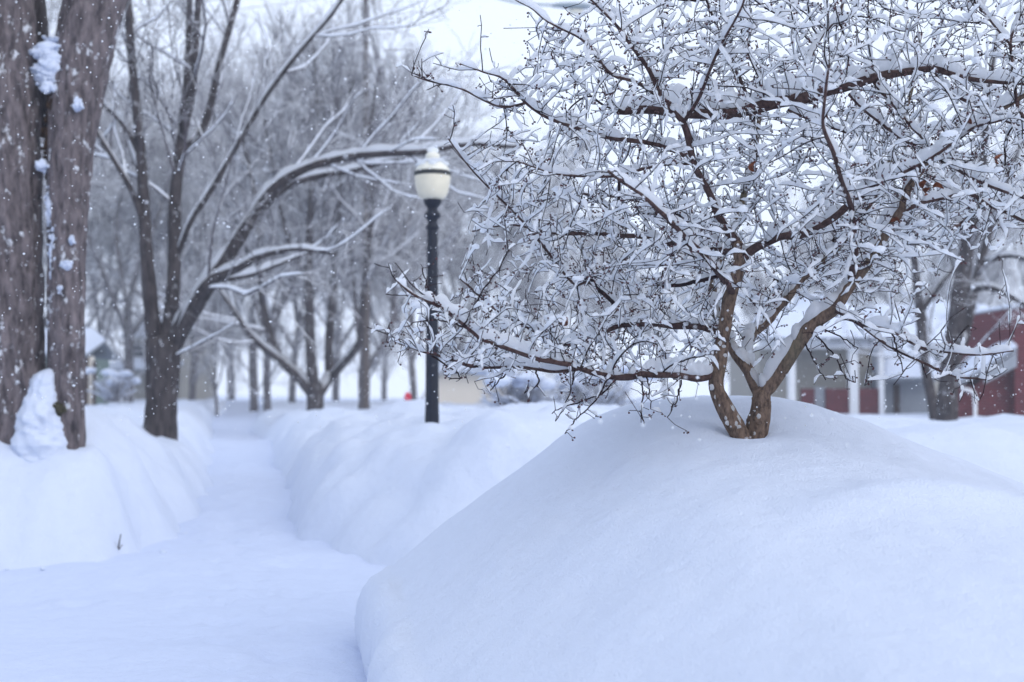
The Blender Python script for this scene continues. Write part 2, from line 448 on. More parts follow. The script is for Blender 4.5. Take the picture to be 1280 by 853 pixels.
def make_mound():
    y = np.concatenate([np.linspace(0.3, 3.0, 40), np.linspace(3.05, 9.2, 200), np.linspace(9.25, 11.0, 40)])
    s = np.concatenate([np.linspace(0, 3.6, 130)[1:], np.linspace(3.65, 9.0, 50)])
    Y, S = np.meshgrid(y, s, indexing='ij')
    X = edge(Y) + 0.03 * fbm(Y * 2.2, Y * 0, 71) * np.exp(-S / .3)
    X = X + S
    Z = mound_z(X, Y) + pits(X, Y)
    rows = []
    z0 = mound_z(edge(y) + 0.02, y)
    wob = 0.05 * fbm(y * 2.2, y * 0, 71) + 0.02 * noise2(y * 9, y * 0, 72)
    und = 0.05 + 0.035 * noise2(y * 5, y * 0 + 3, 73)
    R = 0.13
    for ox, fz in [(-0.05, -0.07), (und - R * .95, 0.05), (-R * 0.92, 0.16), (-R * 1.0, 0.30), (-R * 1.02, 0.48), (-R * 0.93, 0.66), (-R * 0.72, 0.82), (-R * 0.4, 0.93), (0, 1.0)]:
        o = ox if not hasattr(ox, '__len__') else ox
        rows.append(np.stack([edge(y) + o + wob, y, z0 * fz - (0.02 if fz < .1 else 0) + 0.012 * noise2(y * 12, y * 0 + fz * 40, 74)], 1))
    left = np.stack(rows, 1)
    P = np.concatenate([left, np.stack([X, Y, Z], -1)], 1)
    a = Acc(); a.add(P.reshape(-1, 3), grid_quads(P.shape[0], P.shape[1])[:, ::-1])
    tag(a.build('snow_mound', SNOW), 'large smooth snow mound in the foreground under the crabapple tree', kind='structure')
make_mound()

def make_chunks():
    rg = np.random.default_rng(37); a = Acc()
    for k in range(70):
        y = rg.uniform(6.3, 8.4); r = rg.uniform(.006, .020)
        blob(a, np.array([edge(y) - .11 - abs(rg.normal()) * .04, y, .02 + r * .2]), r * 1.4, r * 1.3, r * .8, rg, 1, .5)
    for k in range(26):
        x = rg.uniform(-6.0, 1.5); y = 11.25 + rg.normal() * .12
        if -3.2 < x < -1.3: y += rg.uniform(.3, 4); x = path_x(y) + rg.choice([-1, 1]) * rg.uniform(.45, .75)
        r = rg.uniform(.010, .032)
        blob(a, np.array([x, y, .03 + .2 * sstep(12.2, 17, y)]), r * 1.3, r * 1.1, r * .8, rg, 1, .5)
    tag(a.build('snow_crumbs', SNOW), 'loose crumbs of snow fallen along the foot of the banks and mound', kind='stuff')
make_chunks()

# ------------------------------------------------------------------ crabapple tree
rng = np.random.default_rng(7)
base = W(932, 548, 6.3)
crab = empty('crabapple_tree', base)
tag(crab, 'small crabapple tree with snow-laden branches and dark berries on the foreground mound', 'tree')

def limb_pts(spec):
    """spec: (px, py, distance, width in px of the 1280 frame)"""
    pts = [W(a, b, d) for a, b, d, w in spec]
    rad = [w * 0.5 * M_PX(d) for a, b, d, w in spec]
    return smooth_line(pts, rad, 7)

STEMS = [
    [(935, 575, 6.28, 27), (925, 545, 6.28, 25), (905, 508, 6.28, 22), (895, 483, 6.29, 19.5), (899, 457, 6.3, 17.5), (904, 421, 6.31, 16.5), (913, 370, 6.32, 16.5), (924, 330, 6.33, 15.5), (921, 303, 6.34, 14)],
    [(940, 575, 6.33, 32), (944, 545, 6.33, 29), (951, 512, 6.33, 26), (952, 490, 6.34, 22)],
]
LIMBS = [
    # fork of the second stem: right arm, left arm, inner arm
    [(952, 494, 6.34, 19), (968, 473, 6.33, 18), (994, 434, 6.30, 18), (1017, 408, 6.28, 18.5), (1043, 384, 6.25, 17.5), (1065, 350, 6.24, 16), (1102, 303, 6.22, 14), (1124, 266, 6.2, 12.5), (1140, 226, 6.18, 11), (1168, 193, 6.15, 9.5), (1200, 170, 6.1, 8), (1267, 128, 6.0, 6.5), (1320, 95, 5.9, 5)],
    [(950, 496, 6.36, 16), (935, 464, 6.40, 15), (915, 434, 6.46, 13.5), (900, 410, 6.6, 12), (893, 360, 6.75, 10), (905, 310, 6.9, 9), (930, 250, 7.05, 8), (945, 180, 7.2, 6), (950, 100, 7.3, 4.5)],
    [(936, 466, 6.42, 12), (935, 430, 6.55, 13), (960, 399, 6.65, 13), (990, 362, 6.75, 12), (1018, 335, 6.85, 11), (1050, 303, 6.95, 10), (1090, 250, 7.05, 8), (1120, 180, 7.2, 6), (1140, 110, 7.3, 5), (1150, 40, 7.4, 4)],
    # leader from the first stem
    [(921, 303, 6.34, 16), (905, 283, 6.30, 14), (891, 255, 6.25, 13), (880, 230, 6.2, 12), (867, 197, 6.15, 12), (854, 154, 6.1, 11), (828, 125, 6.05, 9), (808, 85, 6.0, 8), (788, 52, 5.95, 7), (769, 30, 5.9, 5), (735, -5, 5.85, 4)],
    # branch sweeping right from the first stem
    [(926, 325, 6.34, 16), (945, 309, 6.3, 15), (975, 298, 6.24, 14), (1003, 293, 6.2, 14), (1040, 272, 6.15, 13), (1066, 252, 6.1, 11), (1090, 234, 6.05, 9), (1120, 221, 6.0, 8), (1165, 196, 5.95, 7), (1215, 160, 5.9, 5), (1250, 150, 5.85, 4)],
    # thick cut limb lying across the crown
    [(768, 139, 6.5, 9), (805, 139, 6.5, 11), (860, 141, 6.45, 13), (905, 141, 6.4, 15), (950, 134, 6.38, 16), (1000, 123, 6.35, 16), (1040, 112, 6.32, 15), (1080, 100, 6.3, 13), (1120, 93, 6.28, 11), (1165, 86, 6.25, 9), (1200, 94, 6.22, 7), (1262, 105, 6.2, 5), (1310, 110, 6.2, 4)],
    # long low limb to the left, past the lamp post
    [(893, 468, 6.3, 15), (872, 472, 6.25, 14), (840, 470, 6.18, 13), (807, 468, 6.1, 13), (782, 472, 6.05, 12), (750, 466, 6.0, 11), (722, 460, 5.95, 10), (690, 453, 5.9, 9), (665, 447, 5.86, 9), (608, 425, 5.8, 8), (594, 415, 5.78, 8), (551, 386, 5.75, 7), (519, 371, 5.72, 4), (498, 354, 5.7, 3)],
    [(722, 461, 5.95, 8), (690, 464, 5.98, 7), (652, 461, 6.0, 7), (618, 459, 6.02, 6), (585, 456, 6.05, 6), (547, 443, 6.1, 4), (520, 438, 6.12, 3), (498, 432, 6.15, 2.5)],
    # limb left at mid height
    [(901, 415, 6.34, 15), (880, 409, 6.4, 14), (855, 409, 6.45, 13), (825, 405, 6.5, 12), (794, 404, 6.55, 11), (772, 407, 6.6, 10), (740, 423, 6.62, 8), (700, 430, 6.65, 6), (655, 405, 6.7, 5), (610, 380, 6.75, 4), (575, 350, 6.8, 3)],
    [(775, 408, 6.6, 9), (770, 388, 6.62, 8), (760, 371, 6.65, 7), (735, 352, 6.7, 6), (718, 354, 6.72, 5), (687, 317, 6.7, 5), (665, 292, 6.66, 4.5), (646, 270, 6.62, 4.5), (611, 233, 6.55, 4), (585, 205, 6.5, 3), (559, 172, 6.45, 2.2)],
    # limb left higher up
    [(922, 312, 6.34, 14), (900, 315, 6.5, 12), (875, 313, 6.6, 11), (858, 308, 6.66, 10), (825, 300, 6.75, 9), (794, 297, 6.8, 8), (753, 293, 6.88, 7), (710, 291, 6.95, 6), (671, 287, 7.0, 5), (630, 282, 7.05, 4), (590, 290, 7.1, 3)],
    # upper left
    [(868, 200, 6.15, 9), (835, 185, 6.2, 8), (790, 177, 6.2, 8), (742, 167, 6.2, 7), (696, 151, 6.2, 6.5), (657, 128, 6.18, 5.5), (628, 98, 6.15, 4), (602, 90, 6.15, 3), (576, 79, 6.15, 2.2)],
    [(657, 129, 6.18, 5), (630, 134, 6.2, 4.5), (606, 127, 6.22, 4), (575, 113, 6.25, 3.5), (545, 103, 6.28, 2.8), (515, 92, 6.3, 2)],
    [(838, 130, 6.05, 7), (808, 111, 6.0, 6.5), (790, 100, 5.98, 6), (762, 89, 5.95, 5.5), (739, 62, 5.9, 5), (723, 47, 5.88, 4.5), (683, 29, 5.85, 3.5), (664, 10, 5.82, 3), (642, -4, 5.8, 2.5)],
    [(866, 204, 6.15, 7), (840, 206, 6.12, 6.5), (808, 210, 6.1, 6), (762, 220, 6.05, 5.5), (706, 218, 6.0, 4.5), (670, 212, 5.97, 3), (640, 200, 5.95, 2.2)],
    # low right
    [(1043, 387, 6.25, 9), (1060, 396, 6.15, 8), (1079, 408, 6.05, 6.5), (1115, 414, 5.95, 6), (1157, 434, 5.88, 5.5), (1197, 441, 5.8, 5), (1230, 443, 5.76, 4), (1265, 441, 5.72, 3)],
    [(1066, 400, 6.1, 6), (1108, 431, 6.0, 5), (1157, 454, 5.92, 4.5), (1197, 470, 5.86, 4), (1236, 477, 5.82, 3)],
    # right side of the crown
    [(1140, 226, 6.18, 9), (1165, 196, 6.1, 9), (1221, 223, 6.02, 7), (1280, 249, 5.95, 6), (1340, 262, 5.9, 4)],
    [(1124, 266, 6.2, 8), (1165, 250, 6.3, 7), (1208, 243, 6.4, 7), (1245, 262, 6.45, 6), (1290, 278, 6.5, 5), (1350, 300, 6.6, 4)],
    [(1165, 88, 6.25, 7), (1188, 115, 6.3, 6.5), (1227, 138, 6.35, 6), (1270, 154, 6.4, 5), (1330, 165, 6.4, 4)],
    [(1282, 150, 5.95, 6), (1270, 128, 5.98, 7), (1265, 72, 6.0, 6), (1267, 43, 6.0, 5.5), (1285, 10, 6.0, 4)],
    [(1266, 60, 6.0, 5), (1240, 28, 6.0, 4.5), (1215, -5, 6.0, 4)],
    [(1062, 118, 6.32, 7), (1085, 140, 6.25, 7), (1110, 162, 6.2, 6), (1135, 180, 6.1, 4)],
    [(1092, 102, 6.3, 7), (1115, 130, 6.2, 6.5), (1140, 158, 6.1, 6), (1160, 180, 6.0, 4)],
    [(985, 138, 6.36, 6), (1015, 150, 6.3, 6), (1040, 158, 6.2, 5), (1060, 168, 6.15, 4)],
    # uprights at the top of the crown
    [(945, 180, 7.2, 8), (930, 110, 7.1, 7), (900, 50, 7.0, 5), (880, -10, 6.95, 4)],
    [(1000, 123, 6.35, 7), (1015, 70, 6.5, 6), (1045, 20, 6.6, 5), (1070, -30, 6.7, 4)],
    [(854, 154, 6.1, 7), (880, 110, 5.9, 6), (900, 60, 5.75, 5), (925, 10, 5.6, 4), (935, -30, 5.5, 3)],
    # limbs coming towards the viewer and going back
    [(915, 365, 6.30, 13), (890, 330, 6.0, 11), (850, 290, 5.75, 9), (810, 250, 5.55, 7), (760, 215, 5.4, 5)],
    [(1063, 352, 6.24, 12), (1070, 290, 5.95, 10), (1050, 220, 5.7, 8), (1030, 150, 5.5, 6), (1035, 80, 5.4, 4)],
    [(1043, 300, 6.9, 9), (1110, 310, 7.2, 8), (1180, 290, 7.5, 6), (1240, 250, 7.7, 5)],
    [(905, 310, 6.9, 8), (850, 270, 7.3, 7), (790, 250, 7.6, 6), (720, 240, 7.8, 4)],
    # small shoot standing in the snow
]
stem_objs = []
nodes, nrad = [], []
twig_acc, tsnow_acc = Acc(), Acc()
def limb_snow(parent, p, r, name='snow_cap', acc=None, k=1.0, seed=0):
    rg = np.random.default_rng(seed)
    P, R, s = resample(p, r, 0.011)
    def lum(sp):
        n = max(3, int(s[-1] / sp) + 2); return np.interp(s, np.linspace(0, s[-1], n), rg.random(n))
    thick = np.clip((R - .010) / .02, 0, 1)
    kn, k2, k3 = lum(.022), lum(.28), lum(.07)
    amt = .42 * kn + .38 * k3 + .45 * k2
    gap = np.maximum(sstep(0.38, 0.62, amt), .9 * thick * sstep(.1, .3, amt))
    if k > 2: gap = np.maximum(gap, .85)
    ends = np.sqrt(np.minimum(1, np.minimum(s, s[-1] - s) / 0.03))
    a = (R * 0.80 + 0.0065) * (0.6 + 0.55 * kn + .3 * k3) * ends * gap + 1e-4
    b = k * (R * 0.55 + 0.0085) * (0.35 + 0.7 * kn * (1 - .5 * thick) + .4 * k3 + 0.5 * k2) * ends * gap + 1e-4
    A = acc or Acc()
    snow_strip(A, P, R, a, b, 9)
    if acc is None:
        return A.build(name, SNOW_TWIG, parent)
for i, sp in enumerate(STEMS):
    p, r = limb_pts(sp)
    a = Acc(); P, R, _ = resample(p, r, 0.02)
    R = R * (1 + 0.10 * noise2(np.arange(len(R)) * .35, np.zeros(len(R)) + i, 31))
    tube(a, P, R, 16, rough=0.07, rng=rng)
    for k in range(26):      # knots, pruning stubs
        j = rng.integers(4, len(P) - 2); d = rng.normal(size=3); d[1] -= 1.0; d[2] *= .3; d /= np.linalg.norm(d)
        blob(a, P[j] + d * R[j] * .85, R[j] * .24, R[j] * .24, R[j] * .3, rng, 1, .3)
    o = a.build('trunk', BARK_CRAB, crab); stem_objs.append(o)
    limb_snow(o, p, r, k=0.8, seed=100 + i)
    a = Acc()                       # ragged snow plastered on the bark
    for q in range(22 if i == 0 else 9):
        j = int(rng.integers(3, len(P) - 1)); d_ = np.array([rng.normal() * .7 - .3, -1.0, rng.normal() * .2]); d_ /= np.linalg.norm(d_)
        f = rng.uniform(.003, .011)
        blob(a, P[j] + d_ * R[j] * .97, f, f * .6, f * rng.uniform(.8, 1.8), rng, 1, .5)
    tag(a.build('stuck_snow', SNOW_TWIG, o), kind='stuff')
    nodes += list(P[::3]); nrad += list(R[::3])
START_GROW = len(nodes)
limb_lines = []
for i, sp in enumerate(LIMBS):
    p, r = limb_pts(sp)
    L = np.linalg.norm(np.diff(p, axis=0), axis=1).sum()
    if i > 2: r = r * (.74 if i != 5 else 1.0)
    # small natural crookedness
    ph = rng.random(6) * 6.28; tt = np.linspace(0, L, len(p))
    off = np.stack([np.sin(tt * 11 + ph[k]) + 0.6 * np.sin(tt * 23 + ph[k + 3]) for k in range(3)], 1) * 0.0045
    p = p + off * np.minimum(1, tt / .15)[:, None]
    a = Acc(); P, R, _ = resample(p, r, 0.025)
    R = R * (1 + 0.16 * noise2(np.arange(len(R)) * .5, np.zeros(len(R)) + i, 33))
    tube(a, P, R, 12 if R.max() > .03 else 8, rough=0.08, rng=rng)
    o = a.build('branch', BARK_CRAB if i < 3 else BARK_LIMB, crab)
    limb_snow(o, p, r, k=2.7 if i == 5 else (1.6 if i in (0, 4, 6, 7) else 1.3), seed=200 + i)
    nodes += list(P[2::2]); nrad += list(R[2::2])
    limb_lines.append((P, R))

# crown twigs by space colonisation inside a dome-shaped crown
def grow_crown():
    C, RAD = np.array([1.40, 6.45, 2.02]), np.array([1.64, 0.95, 1.62])
    N = 7000
    pts = []
    while len(pts) < N:
        q = rng.uniform(-1, 1, (4000, 3))
        rr = (q ** 2).sum(1)
        q = q[(rr < 1) & (rng.random(len(q)) < 0.35 + 0.65 * rr)]
        p = C + q * RAD
        zmin = 1.50 + np.clip(p[:, 0] - 1.15, 0, 2) * 0.55
        ok = p[:, 2] > zmin + 0.25 * (rng.random(len(p)) - .3)
        trunk = (np.abs(p[:, 0] - 1.15) < 0.28) & (p[:, 2] < 1.85) & (np.abs(p[:, 1] - 6.2) < .5)
        gap = (p[:, 0] > 1.3) & (p[:, 2] < 1.75) & (rng.random(len(p)) < .6)
        front = (p[:, 1] < 5.6) & (rng.random(len(p)) < .5)
        pts += list(p[ok & ~trunk & ~gap & ~front])
    att = np.array(pts[:N])
    for c_, rd_, n_ in ((W(610, 410, 5.85), (.44, .32, .17), 330), (W(640, 455, 6.0), (.40, .25, .08), 130), (W(690, 140, 6.2), (.30, .3, .20), 160), (W(740, 70, 5.95), (.30, .25, .20), 140), (W(1190, 440, 5.85), (.28, .18, .07), 70)):
        q = rng.normal(size=(n_, 3)); q /= np.linalg.norm(q, axis=1, keepdims=True); q *= rng.random((n_, 1)) ** .4
        att = np.vstack([att, c_ + q * np.array(rd_)])
    pos = [np.array(x) for x in nodes]
    par = [-1] * len(pos)
    D, DI, DK = 0.045, 0.40, 0.066
    wig = np.random.default_rng(11)
    for it in range(70):
        kd = kdtree.KDTree(len(pos))
        for i in range(START_GROW, len(pos)): kd.insert(pos[i], i)
        kd.balance()
        pull = {}
        keep = np.ones(len(att), bool)
        for j, a in enumerate(att):
            co, i, d = kd.find(a)
            if d < DK: keep[j] = False
            elif d < DI:
                v = (a - pos[i]) / d
                if i in pull: pull[i] += v
                else: pull[i] = v.copy()
        att = att[keep]
        if not pull or len(att) == 0: break
        for i, v in pull.items():
            v = v / (np.linalg.norm(v) + 1e-9)
            if par[i] >= 0:
                t = pos[i] - pos[par[i]]; v = v + 0.85 * t / (np.linalg.norm(t) + 1e-9)
            v = v + wig.normal(size=3) * 0.13
            v /= np.linalg.norm(v)
            pos.append(pos[i] + v * D); par.append(i)
    return pos, par
pos, par = grow_crown()
n0 = len(nodes)
kids = {}
for i in range(n0, len(pos)): kids.setdefault(par[i], []).append(i)
tips = np.zeros(len(pos))
for i in range(len(pos) - 1, n0 - 1, -1):
    if i not in kids: tips[i] += 1
    if par[i] >= n0: tips[par[i]] += tips[i]
rad = 0.0017 * np.maximum(tips, 1) ** 0.43
rad = np.minimum(rad, 0.011)
chains = []
stack = [(par[i], i) for i in range(n0, len(pos)) if par[i] < n0]
while stack:
    a, i = stack.pop()
    ch = [a, i]
    while i in kids:
        k = sorted(kids[i], key=lambda x: -tips[x])
        for o in k[1:]: stack.append((i, o))
        i = k[0]; ch.append(i)
    chains.append(ch)
berry_acc = Acc()
def sphere_small():
    v, t = ico(0); return v, t
SV, ST = sphere_small()
nb = 0
def berry(c, r):
    global nb
    berry_acc.add(c + SV * r, None, ST); nb += 1
def spur(p, tdir, r):
    d = rng.normal(size=3); d -= d.dot(tdir) * tdir * 0.5; d[2] += 0.35
    d /= np.linalg.norm(d) + 1e-9
    L = rng.uniform(0.015, 0.075) if rng.random() < .8 else rng.uniform(.07, .16)
    m = p + d * L * .5 + rng.normal(size=3) * L * .10
    e = p + d * L + rng.normal(size=3) * L * .12
    tube(twig_acc, [p, m, e], [min(r, .0021), .0016, .0019], 3)
    if rng.random() < 0.50:
        for _ in range(rng.integers(1, 4)):
            q = rng.normal(size=3); q[2] -= .5; q /= np.linalg.norm(q)
            c = e + q * rng.uniform(.008, .024)
            tube(twig_acc, [e, (e + c) / 2 + rng.normal(size=3) * .002, c], [.0012, .0011, .0011], 3, cap=False)
            berry(c, rng.uniform(.0036, .0056))
    if rng.random() < 0.5 and L > .03:
        snow_bit([p, m, e], .0028)
def snow_bit(pts, r):
    P, R, s = resample(np.array(pts), np.full(len(pts), r), 0.014)
    en = np.sqrt(np.clip(np.minimum(s, s[-1] - s) / .012, 0, 1))
    kn = rng.uniform(.15, 1.5, len(P))
    snow_strip(tsnow_acc, P, R, (.0058 * kn) * en + 1e-4, (.0085 * kn) * en + 1e-4, 6)
for ch in chains:
    p = np.array([pos[i] for i in ch])
    r = np.array([rad[max(i, n0)] if i >= n0 else 0 for i in ch]); r[0] = r[1]
    if len(p) < 2: continue
    P, R, s = resample(p, r, 0.030)
    tube(twig_acc, P, R, 5 if R.max() > .005 else 3)
    tg = tangents(P)
    for j in range(1, len(P)):
        if rng.random() < (0.42 if R[j] < .006 else .25): spur(P[j], tg[j], R[j])
    # snow along the twig, broken into lumps
    P, R, s = resample(p, r, 0.0135)
    n = len(P)
    m_ = max(3, int(s[-1] / .026) + 2); kn = np.interp(s, np.linspace(0, s[-1], m_), rng.random(m_))
    k2 = np.interp(s, np.linspace(0, s[-1], max(2, int(s[-1] / .18) + 1)), rng.random(max(2, int(s[-1] / .18) + 1)))
    gate = sstep(0.12, 0.32, kn) * sstep(.10, .30, k2)
    en = np.sqrt(np.clip(np.minimum(s + .01, s[-1] - s) / .02, 0, 1))
    a = (R * .85 + .0064) * (.35 + 1.25 * kn ** 1.3) * gate * en + 1e-4
    b = (R * .5 + .0094) * (.30 + 1.30 * kn ** 1.3) * gate * en + 1e-4
    snow_strip(tsnow_acc, P, R, a, b, 5)
# straight side shoots along the limbs
for P, R in limb_lines:
    tg = tangents(P)
    for j in range(3, len(P)):
        if R[j] > .03 or rng.random() > .34: continue
        d = tg[j] * rng.uniform(.3, 1.0) + rng.normal(size=3) * .75 + np.array([0, 0, .25]); d /= np.linalg.norm(d)
        L = rng.uniform(.06, .26); n = 5
        pts = [P[j]]
        for q in range(n):
            d = d + rng.normal(size=3) * .13; d /= np.linalg.norm(d); pts.append(pts[-1] + d * L / n)
        pts = np.array(pts); rr = np.linspace(.0027, .0017, n + 1)
        tube(twig_acc, pts, rr, 4)
        tq = tangents(pts)
        for q in range(1, n + 1):
            if rng.random() < .6: spur(pts[q], tq[q], rr[q])
        snow_bit(pts[:rng.integers(2, n + 1)], .003)
        if rng.random() < .4: snow_bit(pts[2:], .003)
# larger pads of snow lodged where twigs cross
allp = np.array(pos[n0:])
for k in range(420):
    i = rng.integers(len(allp)); c = allp[i] + np.array([0, 0, .012])
    w = rng.uniform(.008, .020) * (1.5 if rng.random() < .12 else 1)
    blob(tsnow_acc, c, w * rng.uniform(.9, 1.6), w * rng.uniform(.8, 1.3), w * rng.uniform(.5, .8), rng, 1 if w < .026 else 2, .45)
# bare hanging twigs under the crown and the little shoot in the snow
for spec in [[(760, 473, 6.0), (745, 500, 5.98), (722, 522, 5.95), (706, 543, 5.93)], [(775, 470, 6.05), (752, 492, 6.1), (715, 505, 6.15), (690, 515, 6.2)],
             [(718, 462, 5.95), (715, 480, 5.94), (709, 500, 5.93), (695, 527, 5.92)], [(800, 470, 6.08), (803, 490, 6.0), (801, 515, 5.95), (806, 530, 5.93)],
             [(808, 470, 6.1), (812, 488, 6.05), (813, 510, 6.0)], [(852, 478, 6.3), (845, 500, 6.2), (834, 522, 6.1)], [(1010, 412, 6.28), (1040, 440, 6.1), (1055, 470, 6.0), (1068, 478, 5.95)],
             [(1020, 408, 6.28), (1050, 420, 6.2), (1072, 436, 6.1)], [(1005, 425, 6.3), (1020, 455, 6.2), (1032, 475, 6.1)], [(1115, 414, 5.95), (1122, 440, 5.9), (1130, 468, 5.88)],
             [(640, 462, 6.0), (625, 475, 6.0), (612, 490, 6.02)], [(670, 463, 5.99), (672, 480, 5.97), (655, 492, 5.95)], [(540, 445, 6.1), (575, 470, 6.05), (560, 475, 6.05)],
             [(590, 415, 5.78), (570, 405, 5.7), (540, 400, 5.65), (505, 408, 5.6)], [(555, 390, 5.75), (535, 360, 5.75), (528, 335, 5.75)], [(580, 408, 5.77), (600, 370, 5.75), (632, 320, 5.72), (630, 270, 5.7)]]:
    P, R = smooth_line([W(*q) for q in spec], np.linspace(.0042, .0022, len(spec)), 6)
    P = P + rng.normal(size=P.shape) * .0025
    tube(twig_acc, P, R, 5)
    tg = tangents(P)
    for j in range(2, len(P)):
        if rng.random() < .7: spur(P[j], tg[j], R[j])
tag(twig_acc.build('twigs', BARK_TWIG, crab), kind='stuff')
tag(tsnow_acc.build('twig_snow', SNOW_TWIG, crab), 'small lumps of snow lying along every twig', kind='stuff')
tag(berry_acc.build('berries', BERRY, crab), 'tiny dark dried crabapples', kind='stuff')
leaf_me = None
for k, (px, py, d) in enumerate([(1213, 148, 5.9), (1219, 155, 5.92), (1224, 149, 5.91), (1160, 243, 5.95), (1166, 236, 5.97), (1124, 280, 6.0), (1155, 236, 5.94), (700, 405, 6.3), (943, 215, 5.8), (1249, 205, 5.9)]):
    if leaf_me is None:
        a = Acc(); u = np.linspace(-1, 1, 5); 
        P = []
        for x in np.linspace(0, 1, 6):
            w = .016 * math.sin(math.pi * min(1, x * .92 + .08)) ** .7
            P.append([(x * .045, w * y, .010 * y * y + .012 * math.sin(x * 4)) for y in u])
        a.add(np.array(P).reshape(-1, 3), grid_quads(6, 5)); leaf_me = a.mesh('dead_leaf'); leaf_me.materials.append(DEADLEAF)
    o = bpy.data.objects.new('dead_leaf', leaf_me); scene.collection.objects.link(o)
    o.parent = crab; o.location = W(px, py, d) - base; o.rotation_euler = rng.uniform(0, 6.28, 3)
print('crown nodes', len(pos), 'berries', nb, 'twig v', twig_acc.n, 'snow v', tsnow_acc.n, flush=True)

# ------------------------------------------------------------------ background trees
def wander(rg, p, d, L, r0, r1, n, wob, up):
    pts = [p]; d = d / np.linalg.norm(d)
    for k in range(n):
        d = d + rg.normal(size=3) * wob + np.array([0, 0, up]); d /= np.linalg.norm(d)
        pts.append(pts[-1] + d * L / n)
    return np.array(pts), np.linspace(r0, r1, n + 1)
def sprout(rg, par, lv, out, cfg):
    p, r = par
    if lv >= len(cfg): return
    dens, Lm, tmin, up, rmin = cfg[lv]
    seg = np.linalg.norm(np.diff(p, axis=0), axis=1); cum = np.concatenate([[0], np.cumsum(seg)])
    tot = cum[-1]; t = tangents(p)
    n = rg.poisson(tot * (1 - tmin) * dens)
    for _ in range(n):
        s = tot * rg.uniform(tmin, 1); k = min(np.searchsorted(cum, s), len(p) - 1)
        f = s / tot
        q = np.array([np.interp(s, cum, p[:, i]) for i in range(3)]); rr = np.interp(s, cum, r)
        ax = rg.normal(size=3); ax -= ax.dot(t[k]) * t[k]; ax /= np.linalg.norm(ax) + 1e-9
        an = rg.uniform(.45, 1.05)
        d = t[k] * math.cos(an) + ax * math.sin(an)
        L = Lm * rg.uniform(.55, 1.25) * (1 - .45 * f)
        r0 = max(rmin, min(rr * .55, L * .011))
        ch = wander(rg, q, d, L, r0, max(rmin * .6, r0 * .3), 5 if lv < 2 else 3, .16 if lv < 2 else .2, up)
        out[lv].append(ch)
        sprout(rg, ch, lv + 1, out, cfg)
def bg_tree(name, label, mains, barkm, seed, cfg, sides=12, snowk=1.0, group=None, trunk_n=1, loc=None, near_snow=False):
    """mains: list of (points, radii); the first trunk_n are the trunk, the others limbs"""
    rg = np.random.default_rng(seed)
    root = empty(name, loc if loc is not None else mains[0][0][0])
    tag(root, label, 'tree', group)
    out = [[] for _ in cfg]
    sn = Acc()
    for i, (p, r) in enumerate(mains):
        a = Acc(); P, R, _ = resample(p, r, max(.08, r.max() * .5))
        R = R * (1 + .12 * noise2(np.arange(len(R)) * .4, np.zeros(len(R)) + i, seed % 50))
        tube(a, P, R, sides, rough=.10, rng=rg)
        o = a.build('trunk' if i < trunk_n else 'limb', barkm, root)
        sprout(rg, (p, r), 0, out, cfg)
        if i >= trunk_n or True:
            big_snow(sn, p, r, rg, snowk)
    cr = Acc()
    for lv, L in enumerate(out):
        for p, r in L:
            tube(cr, p, r, 5 if lv == 0 else 3, cap=False)
            if lv == 0 or (lv == 1 and near_snow): big_snow(sn, p, r, rg, snowk * .8, 5, .006, .011)
    tag(cr.build('crown', TWIG_FAR, root), kind='stuff')
    tag(sn.build('branch_snow', SNOW_TWIG, root), kind='stuff')
    return root
def big_snow(acc, p, r, rg, k=1.0, sides=7, a0=.010, b0=.020):
    P, R, s = resample(p, r, max(.12, float(np.max(r)) * .8))
    if len(P) < 4: return
    kn = rg.random(len(P))
    en = np.sqrt(np.clip(np.minimum(s, s[-1] - s) / .15, 0, 1))
    t = tangents(P); h = np.sqrt(np.clip(1 - t[:, 2] ** 2, 0, 1))
    lie = sstep(.32, .62, h)
    snow_strip(acc, P, R, (R * .75 + a0) * (.8 + .4 * kn) * en * lie + 1e-4, k * (R * .35 + b0) * (.7 + .6 * kn) * en * lie + 1e-4, sides)
def spec_line(spec, d0=None):
    pts = [W(q[0], q[1], q[2]) for q in spec]; rd = [q[3] * .5 * M_PX(q[2]) for q in spec]
    return smooth_line(pts, rd, 5)

CFG_NEAR = [(1.8, 2.3, .2, .07, .010), (3.4, 1.2, .12, .05, .007), (9.0, .55, .1, .04, .005)]
